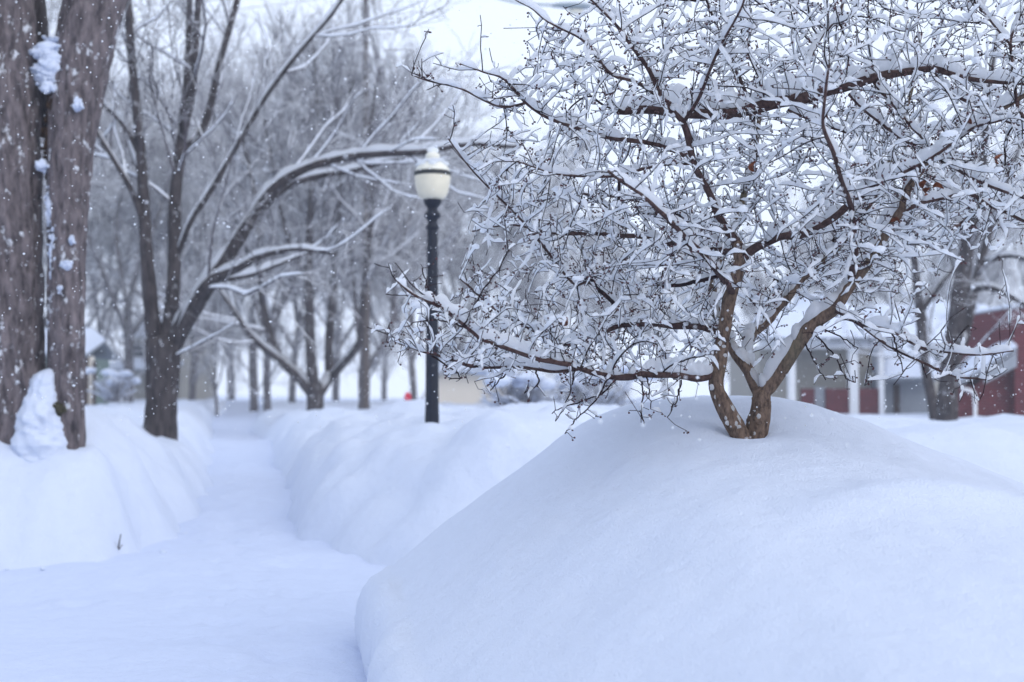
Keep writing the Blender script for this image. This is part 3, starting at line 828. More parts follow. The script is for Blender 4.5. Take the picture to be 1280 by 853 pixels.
# thick maple at the left edge
def maple():
    d = 12.6
    T = [spec_line([(8, 600, d, 118), (8, 560, d, 108), (8, 520, d, 98), (7, 440, d, 95), (4, 300, d, 96), (0, 150, d, 94), (-6, 0, d, 92), (-16, -150, d, 84), (-30, -300, d, 70)]),
         spec_line([(84, 600, d - .1, 54), (84, 560, d - .1, 46), (83, 500, d - .1, 44), (83, 400, d - .1, 44), (84, 300, d - .05, 46), (86, 200, d, 54), (97, 100, d + .1, 66), (117, 0, d + .2, 74), (150, -130, d + .4, 66), (190, -280, d + .6, 54)]),
         spec_line([(58, 170, d + .5, 26), (54, 100, d + .5, 22), (50, 40, d + .5, 20), (44, -30, d + .5, 18), (40, -150, d + .6, 14)])]
    rg = np.random.default_rng(3)
    root = empty('maple_tree', T[0][0][0]); tag(root, 'thick old maple with two close brown trunks at the left edge, snow in its crotch', 'tree')
    trunks = []
    for i, (p, r) in enumerate(T):
        a = Acc(); P, R, s = resample(p, r, .03)
        n, S = len(P), 72
        th = np.arange(S) / S * 6.2832
        ridge = np.abs(noise2(th[None] * 5.0 + np.zeros((n, 1)), s[:, None] * 1.8 + .6 * noise2(th[None] * 2, s[:, None] * 3, 5), 12 + i)) * .26 + .06 * noise2(th[None] * 9, s[:, None] * 8, 17)
        tn = tangents(P); ax = np.cross(tn, [0, 1, 0]); ax /= np.linalg.norm(ax, axis=1, keepdims=True); bx = np.cross(tn, ax)
        rr = R[:, None] * (.96 + ridge + .05 * np.sin(th[None] * 3 + i + s[:, None] * .6))
        v = P[:, None] + rr[..., None] * (np.cos(th)[None, :, None] * ax[:, None] + np.sin(th)[None, :, None] * bx[:, None])
        ii = np.arange(n - 1)[:, None] * S; k = np.arange(S)[None]; k2 = (k + 1) % S
        a.add(v.reshape(-1, 3), np.stack([ii + k, ii + k2, ii + S + k2, ii + S + k], -1).reshape(-1, 4))
        trunks.append(a.build('trunk' if i < 2 else 'limb', BARK_MAPLE if i < 2 else BARK_DARK, root))
    def lumps(name, mat, specs, seed, lump=.4):
        rq = np.random.default_rng(seed)
        for (px, py, w, h, dd) in specs:
            a = Acc()
            nb_ = int(np.clip(w * h / 9, 10, 90))
            for k in range(nb_):
                u = np.clip(rq.normal(size=2) * .23, -.5, .5); f = rq.uniform(.35, 1.0) * (1 - 1.2 * np.hypot(*u))
                c = W(px + u[0] * w * 1.25, py + u[1] * h * 1.25, dd + rq.uniform(.03, .08))
                blob(a, c, max(.012, (.10 + .10 * (w > 30)) * f * min(1, w / 26)) * rq.uniform(.4, 1), .055 if w > 18 else .03, max(.010, (.075 if w > 18 else .055) * f) * rq.uniform(.6, 1.3), rq, 2, .5)
            a.build(name, mat, root)
    lumps('bark_hollow', SCAR, [(68, 130, 16, 60, d - .10), (60, 175, 12, 70, d - .08), (66, 225, 12, 40, d - .08)], 5)
    lumps('snow_clump', SNOW, [(64, 80, 34, 52, d - .10), (60, 108, 18, 14, d - .16), (52, 208, 16, 10, d - .2), (62, 262, 9, 44, d - .2), (67, 320, 11, 60, d - .22), (68, 392, 12, 46, d - .2), (97, 132, 12, 12, d - .26),
                               (84, 332, 15, 8, d - .28), (76, 362, 9, 8, d - .27), (90, 300, 7, 8, d - .27)], 8)
    prof = [(460, 68, 4, .05), (463, 66, 11, .09), (469, 62, 18, .12), (480, 59, 22, .14), (495, 57, 25, .16), (510, 56, 27, .19), (525, 57, 32, .24), (540, 57, 35, .24), (555, 57, 38, .24), (575, 57, 38, .22), (600, 57, 36, .2)]
    yy = np.linspace(460, 600, 90); S = 64; th = np.arange(S) / S * 6.2832
    cx_, hw, dp = [np.interp(yy, [q[0] for q in prof], [q[k] for q in prof]) for k in (1, 2, 3)]
    nz = .16 * fbm(th[None] * 1.6 + 3, yy[:, None] * .045, 81) + .10 * noise2(th[None] * 5, yy[:, None] * .16, 85) + .05 * noise2(th[None] * 11, yy[:, None] * .4, 86)
    nz = nz * np.minimum(1, np.abs(np.pi - th) / .4)[None]
    v = np.zeros((90, S, 3))
    for q in range(90):
        c_ = W(cx_[q], yy[q], d - .10)
        v[q] = c_ + np.stack([hw[q] * M_PX(d) * np.cos(th) * (1 + nz[q]), dp[q] * 1.5 * np.sin(th) * (1 + nz[q]), 0 * th + .03 * nz[q]], 1)
    a = Acc(); ii = np.arange(89)[:, None] * S; k = np.arange(S)[None]; k2 = (k + 1) % S
    a.add(v.reshape(-1, 3), np.stack([ii + k, ii + S + k, ii + S + k2, ii + k2], -1).reshape(-1, 4)); a.build('snow_drift', SNOW, root)
    lumps('burl', MOSS, [(74, 511, 17, 14, d - .30)], 10, .5)
maple()

TREE2 = [(200, 575, 18, 48), (200, 550, 18, 43), (202, 500, 18, 41), (204, 450, 18, 42), (204, 425, 18, 42)]
L2 = [
    [(196, 430, 18, 26), (190, 395, 18, 23), (185, 340, 18, 20), (181, 280, 18, 18), (176, 190, 18, 15), (168, 110, 17.9, 13), (162, 40, 17.8, 12), (158, -50, 17.7, 10), (150, -160, 17.5, 7)],
    [(210, 430, 18, 25), (214, 390, 18.1, 21), (218, 330, 18.2, 20), (219, 250, 18.3, 18), (226, 185, 18.4, 17), (233, 110, 18.5, 11), (236, 40, 18.6, 10), (238, -60, 18.7, 8)],
    [(227, 180, 18.4, 12), (241, 110, 18.2, 11), (246, 30, 18.1, 10), (252, -60, 18, 8)],
    [(228, 190, 18.4, 12), (256, 155, 18.5, 11), (276, 75, 18.6, 10), (298, -5, 18.7, 9), (318, -80, 18.8, 7)],
    [(216, 430, 18, 28), (236, 395, 17.9, 26), (258, 360, 17.8, 24), (285, 322, 17.7, 21), (312, 278, 17.6, 18), (342, 236, 17.5, 15), (382, 211, 17.4, 12), (432, 197, 17.3, 10.5), (482, 192, 17.2, 10), (530, 190, 17.1, 9), (585, 181, 17.0, 7), (650, 184, 16.9, 5)],
    [(222, 425, 17.9, 16), (242, 382, 17.7, 16), (264, 351, 17.5, 15), (298, 336, 17.3, 12), (325, 321, 17.1, 9), (370, 312, 16.9, 6), (420, 318, 16.8, 4)],
    [(300, 298, 17.7, 12), (330, 258, 17.9, 11), (360, 233, 18.0, 10), (400, 220, 18.1, 9), (440, 214, 18.2, 8), (478, 203, 18.3, 7), (520, 196, 18.4, 5)],
    [(222, 320, 18.2, 8), (240, 275, 18, 8), (264, 238, 17.9, 8), (292, 190, 17.8, 7.5), (332, 122, 17.7, 7), (372, 68, 17.6, 6), (418, 14, 17.5, 5), (450, -40, 17.4, 4)],
    [(181, 285, 18, 9), (165, 240, 17.8, 8), (145, 205, 17.7, 7), (118, 160, 17.6, 6), (90, 100, 17.5, 4)],
    [(177, 200, 18, 8), (160, 165, 18, 7), (140, 140, 18, 6), (118, 120, 18.1, 5)],
    [(183, 240, 18, 7), (165, 190, 18.3, 6), (150, 150, 18.6, 5), (118, 128, 19, 4)],
    [(264, 352, 17.6, 7), (310, 345, 17.8, 6), (350, 330, 18, 5), (400, 310, 18.3, 3)],
]
bg_tree('maple_tree', 'dark forked tree beside the path, long snowy limb arching right behind the lamp', [spec_line(TREE2)] + [(p_, r_ * .86) for p_, r_ in map(spec_line, L2)], BARK_DARK, 22, [(2.0, 2.2, .25, .09, .010), (3.8, 1.2, .15, .06, .006), (8.0, .6, .1, .04, .0042)], 14, 1.5)
d = 34
T3 = [[(393, 540, d, 26), (394, 515, d, 22), (394, 495, d, 21), (392, 480, d, 20)]]
L3 = [[(390, 492, d, 15), (372, 470, d, 12), (352, 452, d, 11), (338, 420, d, 10), (327, 370, d, 9), (325, 310, d, 8), (318, 240, d, 6), (300, 160, d, 4)],
      [(355, 455, d, 9), (335, 440, d - .5, 8), (312, 418, d - .8, 7), (290, 385, d - 1, 5), (270, 355, d - 1, 3)],
      [(392, 485, d, 15), (389, 450, d, 14), (387, 400, d, 13), (386, 330, d, 11), (389, 250, d, 9), (396, 150, d, 7), (392, 60, d, 4)],
      [(398, 495, d, 13), (411, 470, d + .5, 12), (411, 430, d + .7, 11), (415, 380, d + .8, 10), (421, 300, d + 1, 8), (428, 200, d + 1, 6), (440, 100, d + 1, 4)],
      [(411, 475, d + .5, 9), (432, 452, d, 9), (450, 425, d - .3, 9), (454, 370, d - .5, 8), (464, 270, d - .8, 7), (462, 170, d - 1, 5), (475, 80, d - 1, 3)],
      [(386, 350, d, 7), (360, 300, d, 6), (345, 230, d, 5), (330, 150, d, 3)],
      [(325, 360, d, 6), (310, 320, d + 1, 5), (290, 260, d + 1, 3)]]
CFG_MID = [(3.0, 3.0, .2, .10, .014), (4.6, 1.5, .12, .06, .010), (8.5, .75, .1, .04, .007)]
bg_tree('maple_tree', 'dark tree spreading into many stems right of where the path vanishes', [spec_line(T3[0])] + [spec_line(s) for s in L3], BARK_DARK, 33, CFG_MID, 10, 1.6)
d = 43
L4 = [[(456, 440, d, 12), (458, 390, d, 11), (462, 320, d, 10), (470, 240, d, 8), (480, 150, d, 5), (478, 90, d, 3)],
      [(456, 462, d, 10), (475, 438, d, 9), (490, 405, d, 8), (494, 350, d, 7), (505, 290, d, 6), (530, 220, d, 4)],
      [(456, 450, d, 8), (446, 400, d, 7), (440, 330, d, 6), (430, 250, d, 4)],
      [(462, 330, d, 7), (490, 270, d + 1, 6), (540, 200, d + 1, 4), (575, 150, d + 1, 3)]]
bg_tree('maple_tree', 'pale grey forked tree just left of the lamp post', [spec_line([(455, 530, d, 16), (455, 500, d, 14), (455, 470, d, 14), (456, 440, d, 13)])] + [spec_line(s) for s in L4], BARK_FAR, 44, CFG_MID, 10, 1.6)
d = 25
L5 = [[(1190, 440, d, 24), (1196, 395, d, 22), (1204, 340, d, 20), (1214, 280, d, 16), (1228, 210, d, 12), (1235, 120, d, 8), (1250, 30, d, 5)],
      [(1194, 450, d, 15), (1206, 420, d + .3, 13), (1216, 370, d + .5, 12), (1228, 320, d + .6, 10), (1250, 250, d + .8, 8), (1280, 170, d + 1, 5)],
      [(1214, 362, d, 9), (1240, 360, d - .4, 8), (1265, 372, d - .6, 6), (1300, 392, d - .8, 4)],
      [(1200, 350, d, 10), (1185, 300, d + .5, 8), (1160, 230, d + 1, 6), (1150, 140, d + 1, 4)],
      [(1225, 330, d + .6, 8), (1265, 320, d + .3, 6), (1310, 335, d, 4)]]
bg_tree('maple_tree', 'dark double-stemmed tree in front of the red brick house', [spec_line([(1183, 545, d, 30), (1184, 510, d, 27), (1186, 470, d, 25), (1190, 440, d, 24)])] + [spec_line(s) for s in L5], BARK_DARK, 55, CFG_NEAR, 12, 1.3)
L6 = [[(1150, 392, d + 2, 8), (1170, 362, d + 2, 8), (1192, 335, d + 2, 7), (1218, 300, d + 2, 6), (1250, 250, d + 2, 4)],
      [(1145, 340, d + 2, 7), (1130, 280, d + 2, 6), (1110, 200, d + 2, 4)]]
bg_tree('maple_tree', 'slim leaning tree between the white house and the double-stemmed tree', [spec_line([(1172, 545, d + 2, 15), (1166, 505, d + 2, 14), (1157, 460, d + 2, 13), (1152, 415, d + 2, 13), (1148, 370, d + 2, 11), (1141, 310, d + 2, 9), (1133, 240, d + 2, 7), (1130, 150, d + 2, 4)])] + [spec_line(s) for s in L6], BARK_DARK, 66, CFG_NEAR, 10, 1.3)

# far trees: three grown shapes, copied one by one
def proto_tree(seed, H, stems):
    rg = np.random.default_rng(seed)
    r0 = H * .0095
    tr = wander(rg, np.array([0, 0, -.5]), np.array([0, 0, 1.]), H * .22 + .5, r0 * 1.15, r0, 4, .03, 0)
    mains = [tr]
    for k in range(stems):
        a = k / stems * 6.28 + rg.uniform(-.4, .4); sp = rg.uniform(.25, .6)
        mains.append(wander(rg, tr[0][-1 - (k % 2)], np.array([math.cos(a) * sp, math.sin(a) * sp, 1]), H * rg.uniform(.6, .82), r0 * .62, r0 * .12, 9, .09, .02))
    return mains
CFG_FAR = [(1.8, 3.4, .15, .12, .019), (3.8, 1.8, .10, .08, .012), (8.0, .95, .1, .04, .009)]
protos = []
for k in range(4):
    H = (13, 15, 12, 9)[k]
    root = bg_tree('bare_tree', 'x', proto_tree(500 + k, H, (5, 4, 6, 4)[k]), BARK_FAR, 600 + k, CFG_FAR, 8, 1.3, loc=(0, 0, 0))
    protos.append(root)
FAR = [  # px column, distance, shape, size, what tells it apart
    (272, 52, 3, .62, 'small bare tree standing where the path vanishes'),
    (335, 50, 0, .95, 'bare tree with a grey trunk just right of where the path vanishes'),
    (318, 66, 1, 1.0, 'slim far bare tree behind the grey trunk by the path'),
    (240, 60, 2, .95, 'bare tree seen just right of the dark forked tree'),
    (128, 70, 0, 1.0, 'bare tree rising behind the green house'),
    (160, 55, 1, .95, 'bare tree seen between the thick maple and the dark forked tree'),
    (60, 64, 2, 1.1, 'bare tree mostly hidden behind the thick maple trunks'),
    (-40, 48, 1, 1.0, 'bare tree whose crown enters at the left edge of the photo'),
    (365, 78, 2, 1.2, 'distant bare tree behind the many-stemmed tree'),
    (420, 88, 0, 1.25, 'far bare tree behind the gap between many-stemmed tree and lamp'),
    (520, 58, 3, 1.45, 'slim bare tree beside the lamp post, by the red marker'),
    (566, 72, 1, 1.12, 'bare tree with a dark trunk just right of the lamp post'),
    (597, 74, 3, 1.5, 'small bare tree in front of the cream house'),
    (655, 84, 2, 1.1, 'bare tree right of the cream house, behind the low crabapple limb'),
    (760, 70, 3, .95, 'far bare tree seen under the left part of the crabapple crown'),
    (830, 95, 0, .9, 'distant bare tree behind the middle of the crabapple crown'),
    (900, 80, 1, .8, 'far bare tree behind the crabapple leader'),
    (985, 84, 2, .95, 'bare tree behind the left end of the white house'),
    (1075, 92, 0, 1.1, 'bare tree rising behind the roof of the white house'),
    (1150, 85, 2, 1.15, 'bare tree rising behind the large snowy roof'),
    (1225, 90, 1, 1.15, 'bare tree rising behind the brick chimney'),
    (1300, 78, 0, 1.1, 'bare tree at the right edge behind the brick house'),
    (200, 100, 2, 1.4, 'very distant bare tree filling the gap left of the path end'),
    (290, 112, 1, 1.5, 'very distant bare tree straight above the path end'),
    (480, 105, 2, 1.3, 'very distant bare tree behind the pale forked tree'),
    (90, 110, 1, 1.4, 'very distant bare tree above the beige house'),
    (700, 115, 1, 1.05, 'very distant bare tree low behind the crabapple, right of the cream house'),
    (1190, 118, 0, 1.3, 'very distant bare tree between the two house roofs'),
    (10, 90, 0, 1.3, 'distant bare tree behind the left maple trunk'),
]
used = set()
def copy_tree(root):
    c = root.copy(); scene.collection.objects.link(c)
    for ch in list(root.children):
        k = ch.copy(); scene.collection.objects.link(k); k.parent = c; k.matrix_parent_inverse = Matrix.Identity(4)
    return c
frg = np.random.default_rng(77)
for px, dd, k, sc, lab in FAR:
    o = protos[k] if k not in used else copy_tree(protos[k])
    used.add(k)
    g = W(px, HORIZON, dd)
    if px < 500 and dd > 54: sc *= 1.3
    o.location = (g[0], dd, 0.62 if dd < 75 else .8)
    o.rotation_euler = (0, 0, frg.uniform(0, 6.28)); o.scale = (sc,) * 3
    tag(o, lab, 'tree', 'bare trees in the snowy background')

# ------------------------------------------------------------------ lamp post
def lamp():
    d = 13.8; k = M_PX(d)
    c = W(540, 545, d); root = empty('lamp_post', c)
    tag(root, 'dark iron lamp post with cream acorn globe standing in the snow bank', 'street lamp')
    def z(py): return W(540, py, d)[2] - c[2]
    def part(name, prof, mat, parent=root, **kw):
        a = Acc(); lathe(a, [(w * .5 * k, z(py)) for w, py in prof], c, **kw)
        o = a.build(name, mat, parent); return o
    part('post', [(17, 575), (17, 522), (16, 508), (15.5, 450), (12.8, 300), (12.2, 292), (12, 286)], IRON, sides=48, flute=.05, nfl=12)
    part('capital', [(12, 288), (16, 286), (17, 283.5), (13, 281), (12, 277), (15, 274), (20.5, 271.5), (21, 269.5), (19, 267), (14, 264), (12.5, 262), (14, 259.5), (20, 256), (23, 252), (24, 248.5), (22, 247.5)], IRON)
    g = part('globe', [(20, 250), (27, 249.5), (31, 248), (36, 244), (41, 237), (44, 229), (45.3, 222), (45.3, 219.5)], GLOBE, sides=40)
    part('band', [(44, 220.5), (47, 220), (47.4, 217.5), (46.5, 215), (43, 214.3)], BAND, sides=40)
    cap = part('globe_cap', [(44, 215.2), (43, 213.5), (40, 210.5), (36, 207.5), (29, 204), (22, 201.5), (17.5, 200), (16, 199), (17.5, 197.5), (17, 193), (15, 192), (9, 190.5), (8, 189), (5, 187.5), (.1, 187)], GLOBE_TOP, sides=40)
    a = Acc(); rg = np.random.default_rng(4)
    for j in range(34):
        th = rg.uniform(0, 6.28); rr = rg.uniform(.07, .135)
        blob(a, c + np.array([rr * math.cos(th), rr * math.sin(th), np.interp(rr, [.06, .085, .14, .17], [z(200.5), z(201.5), z(207.5), z(214)])]), .04, .04, .014, rg, 2, .3)
    a.build('snow_cap', SNOW_TWIG, cap)
    a = Acc(); blob(a, c + np.array([0, 0, z(188)]), .055, .055, .03, rg, 2, .3); a.build('snow_cap', SNOW_TWIG, cap)
lamp()

# ------------------------------------------------------------------ utility pole with street light, wires
WOOD = plain('weathered_pole', (0.10, 0.085, 0.08), .9, .1, .3, 20)
ALU = plain('street_light_metal', (0.24, 0.29, 0.33), .5, .4, .1, 10)
WIRE = plain('cable', (0.03, 0.03, 0.035), .6, .2, .1, 5)
def pole():
    d = 40; k = M_PX(d)
    b = W(457, 530, d); top = W(457, -70, d)
    root = empty('utility_pole', b)
    tag(root, 'utility pole among the trees left of the lamp carrying a grey street light overhead', 'utility pole')
    a = Acc(); P = np.array([b * (1 - t) + top * t for t in np.linspace(0, 1, 12)]); tube(a, P, np.linspace(.105, .075, 12), 12)
    a.build('pole', WOOD, root)
    a = Acc(); p, r = smooth_line([W(457, -8, d), W(520, -16, d), W(590, -10, d), W(650, 4, d), W(700, 7, d)], [.035] * 5, 8); tube(a, p, r, 8)
    arm = a.build('arm', ALU, root)
    a = Acc()
    sec = [(690, 8, .05, .05), (697, 7.5, .11, .07), (712, 8.5, .16, .10), (728, 9, .17, .11), (738, 9, .11, .07), (742, 9, .03, .02)]
    vs_ = []
    for px, py, w, h in sec:
        c = W(px, py, d)
        vs_.append([(c[0], c[1] + w * math.cos(t), c[2] + h * math.sin(t) * (1.25 if math.sin(t) > 0 else .7)) for t in np.arange(12) / 12 * 6.2832])
    n = len(sec); ii = np.arange(n - 1)[:, None] * 12; kk = np.arange(12)[None]; k2 = (kk + 1) % 12
    a.add(np.array(vs_).reshape(-1, 3), np.stack([ii + kk, ii + 12 + kk, ii + 12 + k2, ii + k2], -1).reshape(-1, 4))
    a.build('lamp_head', ALU, root)
    a = Acc(); blob(a, W(720, 15, d), .22, .13, .07, np.random.default_rng(1), 2, .05)
    a.build('lens', GLOBE_TOP, root)
    for i, (l, rt) in enumerate([((-200, 22, 26), (1500, -200, 60)), ((-200, 8, 27), (1500, -230, 60))]):
        a = Acc()
        A, Bp, Cc = W(*l), W(457, 8 - 14 * i - 20, d), W(*rt)
        pts = [A * (1 - t) + Bp * t - np.array([0, 0, .35 * 4 * t * (1 - t)]) for t in np.linspace(0, 1, 24)] + [Bp * (1 - t) + Cc * t - np.array([0, 0, .6 * 4 * t * (1 - t)]) for t in np.linspace(0, 1, 24)][1:]
        tube(a, np.array(pts), np.full(len(pts), .008), 5)
        tag(a.build('overhead_wire', WIRE), ['thin overhead wire crossing the top left, lower of the two', 'thin overhead wire crossing the top left, upper of the two'][i], 'wire', 'overhead wires')
pole()

# ------------------------------------------------------------------ houses
def brick_mat(name, c1, c2, mortar):
    m, nt, ln, b = new_mat(name, .9, .1)
    tc = nt.new('ShaderNodeTexCoord'); mp = nt.new('ShaderNodeMapping'); mp.inputs['Rotation'].default_value = (math.pi / 2, 0, 0)
    ln.new(tc.outputs['Object'], mp.inputs[0])
    br = nt.new('ShaderNodeTexBrick'); ln.new(mp.outputs[0], br.inputs[0])
    br.inputs['Scale'].default_value = 1.0; br.inputs['Brick Width'].default_value = .21; br.inputs['Row Height'].default_value = .075; br.inputs['Mortar Size'].default_value = .008
    br.inputs['Color1'].default_value = (*c1, 1); br.inputs['Color2'].default_value = (*c2, 1); br.inputs['Mortar'].default_value = (*mortar, 1)
    ln.new(br.outputs[0], b.inputs['Base Color']); bump(nt, ln, b, br.outputs[1], -.006)
    return m
BRICK = brick_mat('red_brick', (0.14, 0.026, 0.032), (0.095, 0.018, 0.024), (0.14, 0.085, 0.09))
WHITE = plain('white_paint', (0.76, 0.78, 0.80), .6, .3, .05)
BEIGE = plain('beige_siding', (0.36, 0.345, 0.31), .8, .2, .08)
GREY = plain('grey_siding', (0.27, 0.29, 0.32), .8, .2, .08)
GREEN = plain('grey_green_siding', (0.15, 0.20, 0.18), .8, .2, .1)
CREAM = plain('cream_siding', (0.72, 0.66, 0.57), .8, .2, .06)
BROWN = plain('brown_trim', (0.06, 0.04, 0.035), .8, .2, .2)
DARKGLASS = plain('window_glass', (0.035, 0.045, 0.06), .12, .5, .2, 3)

def roof_slab(name, mat, parent, eave_l, eave_r, ridge_l, ridge_r, th, parts_snow=None):
    """one sloping slab between an eave line and a ridge line"""
    a = Acc()
    lo = [np.array(q, float) for q in (eave_l, eave_r, ridge_r, ridge_l)]
    hi = [q + np.array([0, 0, th]) for q in lo]
    slab(a, lo, hi)
    o = a.build(name, mat, parent, smooth=False)
    return o
def snow_slab(name, parent, e0, e1, r1, r0, th, seed=0):
    """thick rounded snow lying on a roof slope"""
    rg = np.random.default_rng(seed)
    e0, e1, r1, r0 = [np.array(q, float) for q in (e0, e1, r1, r0)]
    nu, nv = 24, 14
    top, P = [], []
    U, V = np.meshgrid(np.linspace(0, 1, nu), np.linspace(0, 1, nv), indexing='ij')
    base_ = (e0[None, None] * (1 - U)[..., None] + e1[None, None] * U[..., None]) * (1 - V)[..., None] + (r0[None, None] * (1 - U)[..., None] + r1[None, None] * U[..., None]) * V[..., None]
    ed = np.minimum(np.minimum(U, 1 - U) * 6, np.minimum(V * 5, (1 - V) * 30))
    h = th * np.sqrt(np.clip(ed, 0, 1)) * (1 + .35 * fbm(U * 4, V * 3, seed))
    P = base_ + np.stack([0 * h, 0 * h, h], -1)
    a = Acc(); a.add(P.reshape(-1, 3), grid_quads(nu, nv)); a.add(base_.reshape(-1, 3) + np.array([0, 0, .004]), grid_quads(nu, nv)[:, ::-1])
    return a.build(name, SNOW, parent)
def wbox(parent, name, mat, x0, x1, y0, y1, z0, z1):
    a = Acc(); box(a, x0, x1, y0, y1, z0, z1); return a.build(name, mat, parent, smooth=False)
def window(parent, cx, y, z0, z1, w, trim=WHITE):
    """framed window on a wall that faces the camera (wall plane at y)"""
    f = Acc()
    box(f, cx - w / 2 - .07, cx - w / 2, y - .05, y + .02, z0 - .07, z1 + .07); box(f, cx + w / 2, cx + w / 2 + .07, y - .05, y + .02, z0 - .07, z1 + .07)
    box(f, cx - w / 2, cx + w / 2, y - .05, y + .02, z1, z1 + .07); box(f, cx - w / 2, cx + w / 2, y - .07, y + .02, z0 - .07, z0)
    box(f, cx - w / 2, cx + w / 2, y - .035, y, (z0 + z1) / 2 - .025, (z0 + z1) / 2 + .025)
    o = f.build('window', trim, parent, smooth=False)
    wbox(o, 'pane', DARKGLASS, cx - w / 2, cx + w / 2, y - .02, y - .005, z0, z1)
def PZ(py, d): return W(640, py, d)[2]
def PX(px, d): return (px - 640) / FPX * d

def house_white():
    d = 45; X = lambda px: PX(px, d); Z = lambda py: PZ(py, d)
    root = empty('house', (X(1060), d, .2)); tag(root, 'low white house with snowy roof, pale columns and red brick porch walls', 'house')
    g = .2
    wbox(root, 'wall', BEIGE, X(960), X(1104), d + 1.6, d + 8, g, Z(432))
    for a, b in ((1002, 1018), (1032, 1061), (1073, 1098)):
        wbox(root, 'porch_wall', BRICK, X(a), X(b), d, d + .25, g, Z(486))
    for a, b in ((1018.5, 1031.5),):
        wbox(root, 'step_panel', GREY, X(a), X(b), d + .1, d + .3, g, Z(484))
    for a, b in ((1061.5, 1072.5), (1098.5, 1104.5), (986, 994)):
        c = wbox(root, 'column', WHITE, X(a), X(b), d - .05, d + .3, g, Z(436))
    wbox(root, 'beam', WHITE, X(950), X(1112), d - .1, d + .35, Z(436), Z(428))
    # porch roof then main roof
    r = roof_slab('roof', GREY, root, (X(944), d - .5, Z(428)), (X(1118), d - .5, Z(428)), (X(975), d + 4.8, Z(400)), (X(1112), d + 4.8, Z(400)), .12)
    snow_slab('roof_snow', r, (X(942), d - .6, Z(428) + .12), (X(1120), d - .6, Z(428) + .12), (X(1114), d + 4.9, Z(400) + .12), (X(972), d + 4.9, Z(400) + .12), .55, 3)
    # upper gable block
    a = Acc(); y0, y1 = d + 4.2, d + 9
    v = [(X(1000), y0, Z(402)), (X(1118), y0, Z(402)), (X(1114), y0, Z(396)), (X(1064), y0, Z(374)), (X(1004), y0, Z(396))]
    a.add(v + [(x, y1, z) for x, y, z in v], [(0, 1, 6, 5), (1, 2, 7, 6), (2, 3, 8, 7), (3, 4, 9, 8), (4, 0, 5, 9)], [(0, 2, 1), (0, 3, 2), (0, 4, 3)])
    gb = a.build('gable', GREY, root, smooth=False)
    snow_slab('roof_snow', gb, (X(1124), y0 - .5, Z(398)), (X(1124), y1, Z(398)), (X(1064), y1, Z(373)), (X(1064), y0 - .5, Z(373)), .5, 5)
    snow_slab('roof_snow', gb, (X(996), y1, Z(398)), (X(996), y0 - .5, Z(398)), (X(1064), y0 - .5, Z(373)), (X(1064), y1, Z(373)), .5, 6)
    # side wing with a canopy of snow and icicles
    wbox(root, 'wing_wall', GREY, X(1105), X(1182), d + 1.2, d + 5, g, Z(470))
    r2 = roof_slab('wing_roof', GREY, root, (X(1104), d + .4, Z(476)), (X(1186), d + .4, Z(476)), (X(1110), d + 3.5, Z(452)), (X(1182), d + 3.5, Z(452)), .1)
    snow_slab('roof_snow', r2, (X(1105), d + .3, Z(476) + .1), (X(1187), d + .3, Z(476) + .1), (X(1182), d + 3.6, Z(450) + .1), (X(1110), d + 3.6, Z(450) + .1), .55, 9)
    rg = np.random.default_rng(6)
    me = None
    for px in np.arange(1107, 1184, 3.1):
        if me is None:
            a = Acc(); tube(a, np.array([(0, 0, 0), (0, 0, -.2), (.005, 0, -.42)]), [.045, .03, .006], 6); me = a.mesh('icicle'); me.materials.append(ICE)
        o = bpy.data.objects.new('icicle', me); scene.collection.objects.link(o); o.parent = r2
        o.matrix_parent_inverse = Matrix.Identity(4)
        o.location = np.array([X(px + rg.uniform(-1, 1)), d + .38, Z(475)]) - np.array(root.location)
        o.scale = (1, 1, rg.uniform(.35, 1.15))
    dr = wbox(root, 'door', BROWN, X(1129), X(1137), d + 1.17, d + 1.25, g, Z(480))
    wbox(dr, 'handle', ALU, X(1135), X(1135.8), d + 1.1, d + 1.17, 1.0, 1.06)
ICE = plain('ice', (0.72, 0.78, 0.85), .15, .5, .04)
house_white()

def house_back():
    d = 56; X = lambda px: PX(px, d); Z = lambda py: PZ(py, d)
    root = empty('house', (X(1180), d, .2)); tag(root, 'house with a wide snow-covered roof and red brick chimney behind the slim tree', 'house')
    wbox(root, 'wall', BEIGE, X(1098), X(1300), d, d + 9, .2, Z(432))
    r = roof_slab('roof', GREY, root, (X(1092), d - .6, Z(436)), (X(1310), d - .6, Z(436)), (X(1100), d + 4.5, Z(388)), (X(1300), d + 4.5, Z(388)), .15)
    snow_slab('roof_snow', r, (X(1091), d - .7, Z(436) + .15), (X(1311), d - .7, Z(436) + .15), (X(1302), d + 4.6, Z(388) + .15), (X(1098), d + 4.6, Z(388) + .15), .5, 13)
    r2 = roof_slab('roof', GREY, root, (X(1100), d + 4.7, Z(388)), (X(1300), d + 4.7, Z(388)), (X(1092), d + 9.6, Z(436)), (X(1310), d + 9.6, Z(436)), .15)
    c = wbox(root, 'chimney', BRICK, X(1212), X(1229), d + 1.2, d + 1.75, Z(428), Z(372))
    wbox(c, 'chimney_cap', BRICK, X(1211), X(1230), d + 1.15, d + 1.8, Z(372), Z(370))
    a = Acc(); blob(a, np.array([X(1220.5), d + 1.5, Z(369)]), .30, .3, .10, np.random.default_rng(2), 2, .2); a.build('chimney_snow', SNOW, c)
    for c in (1120, 1160, 1250): window(root, X(c), d, Z(470), Z(445), .9)
house_back()

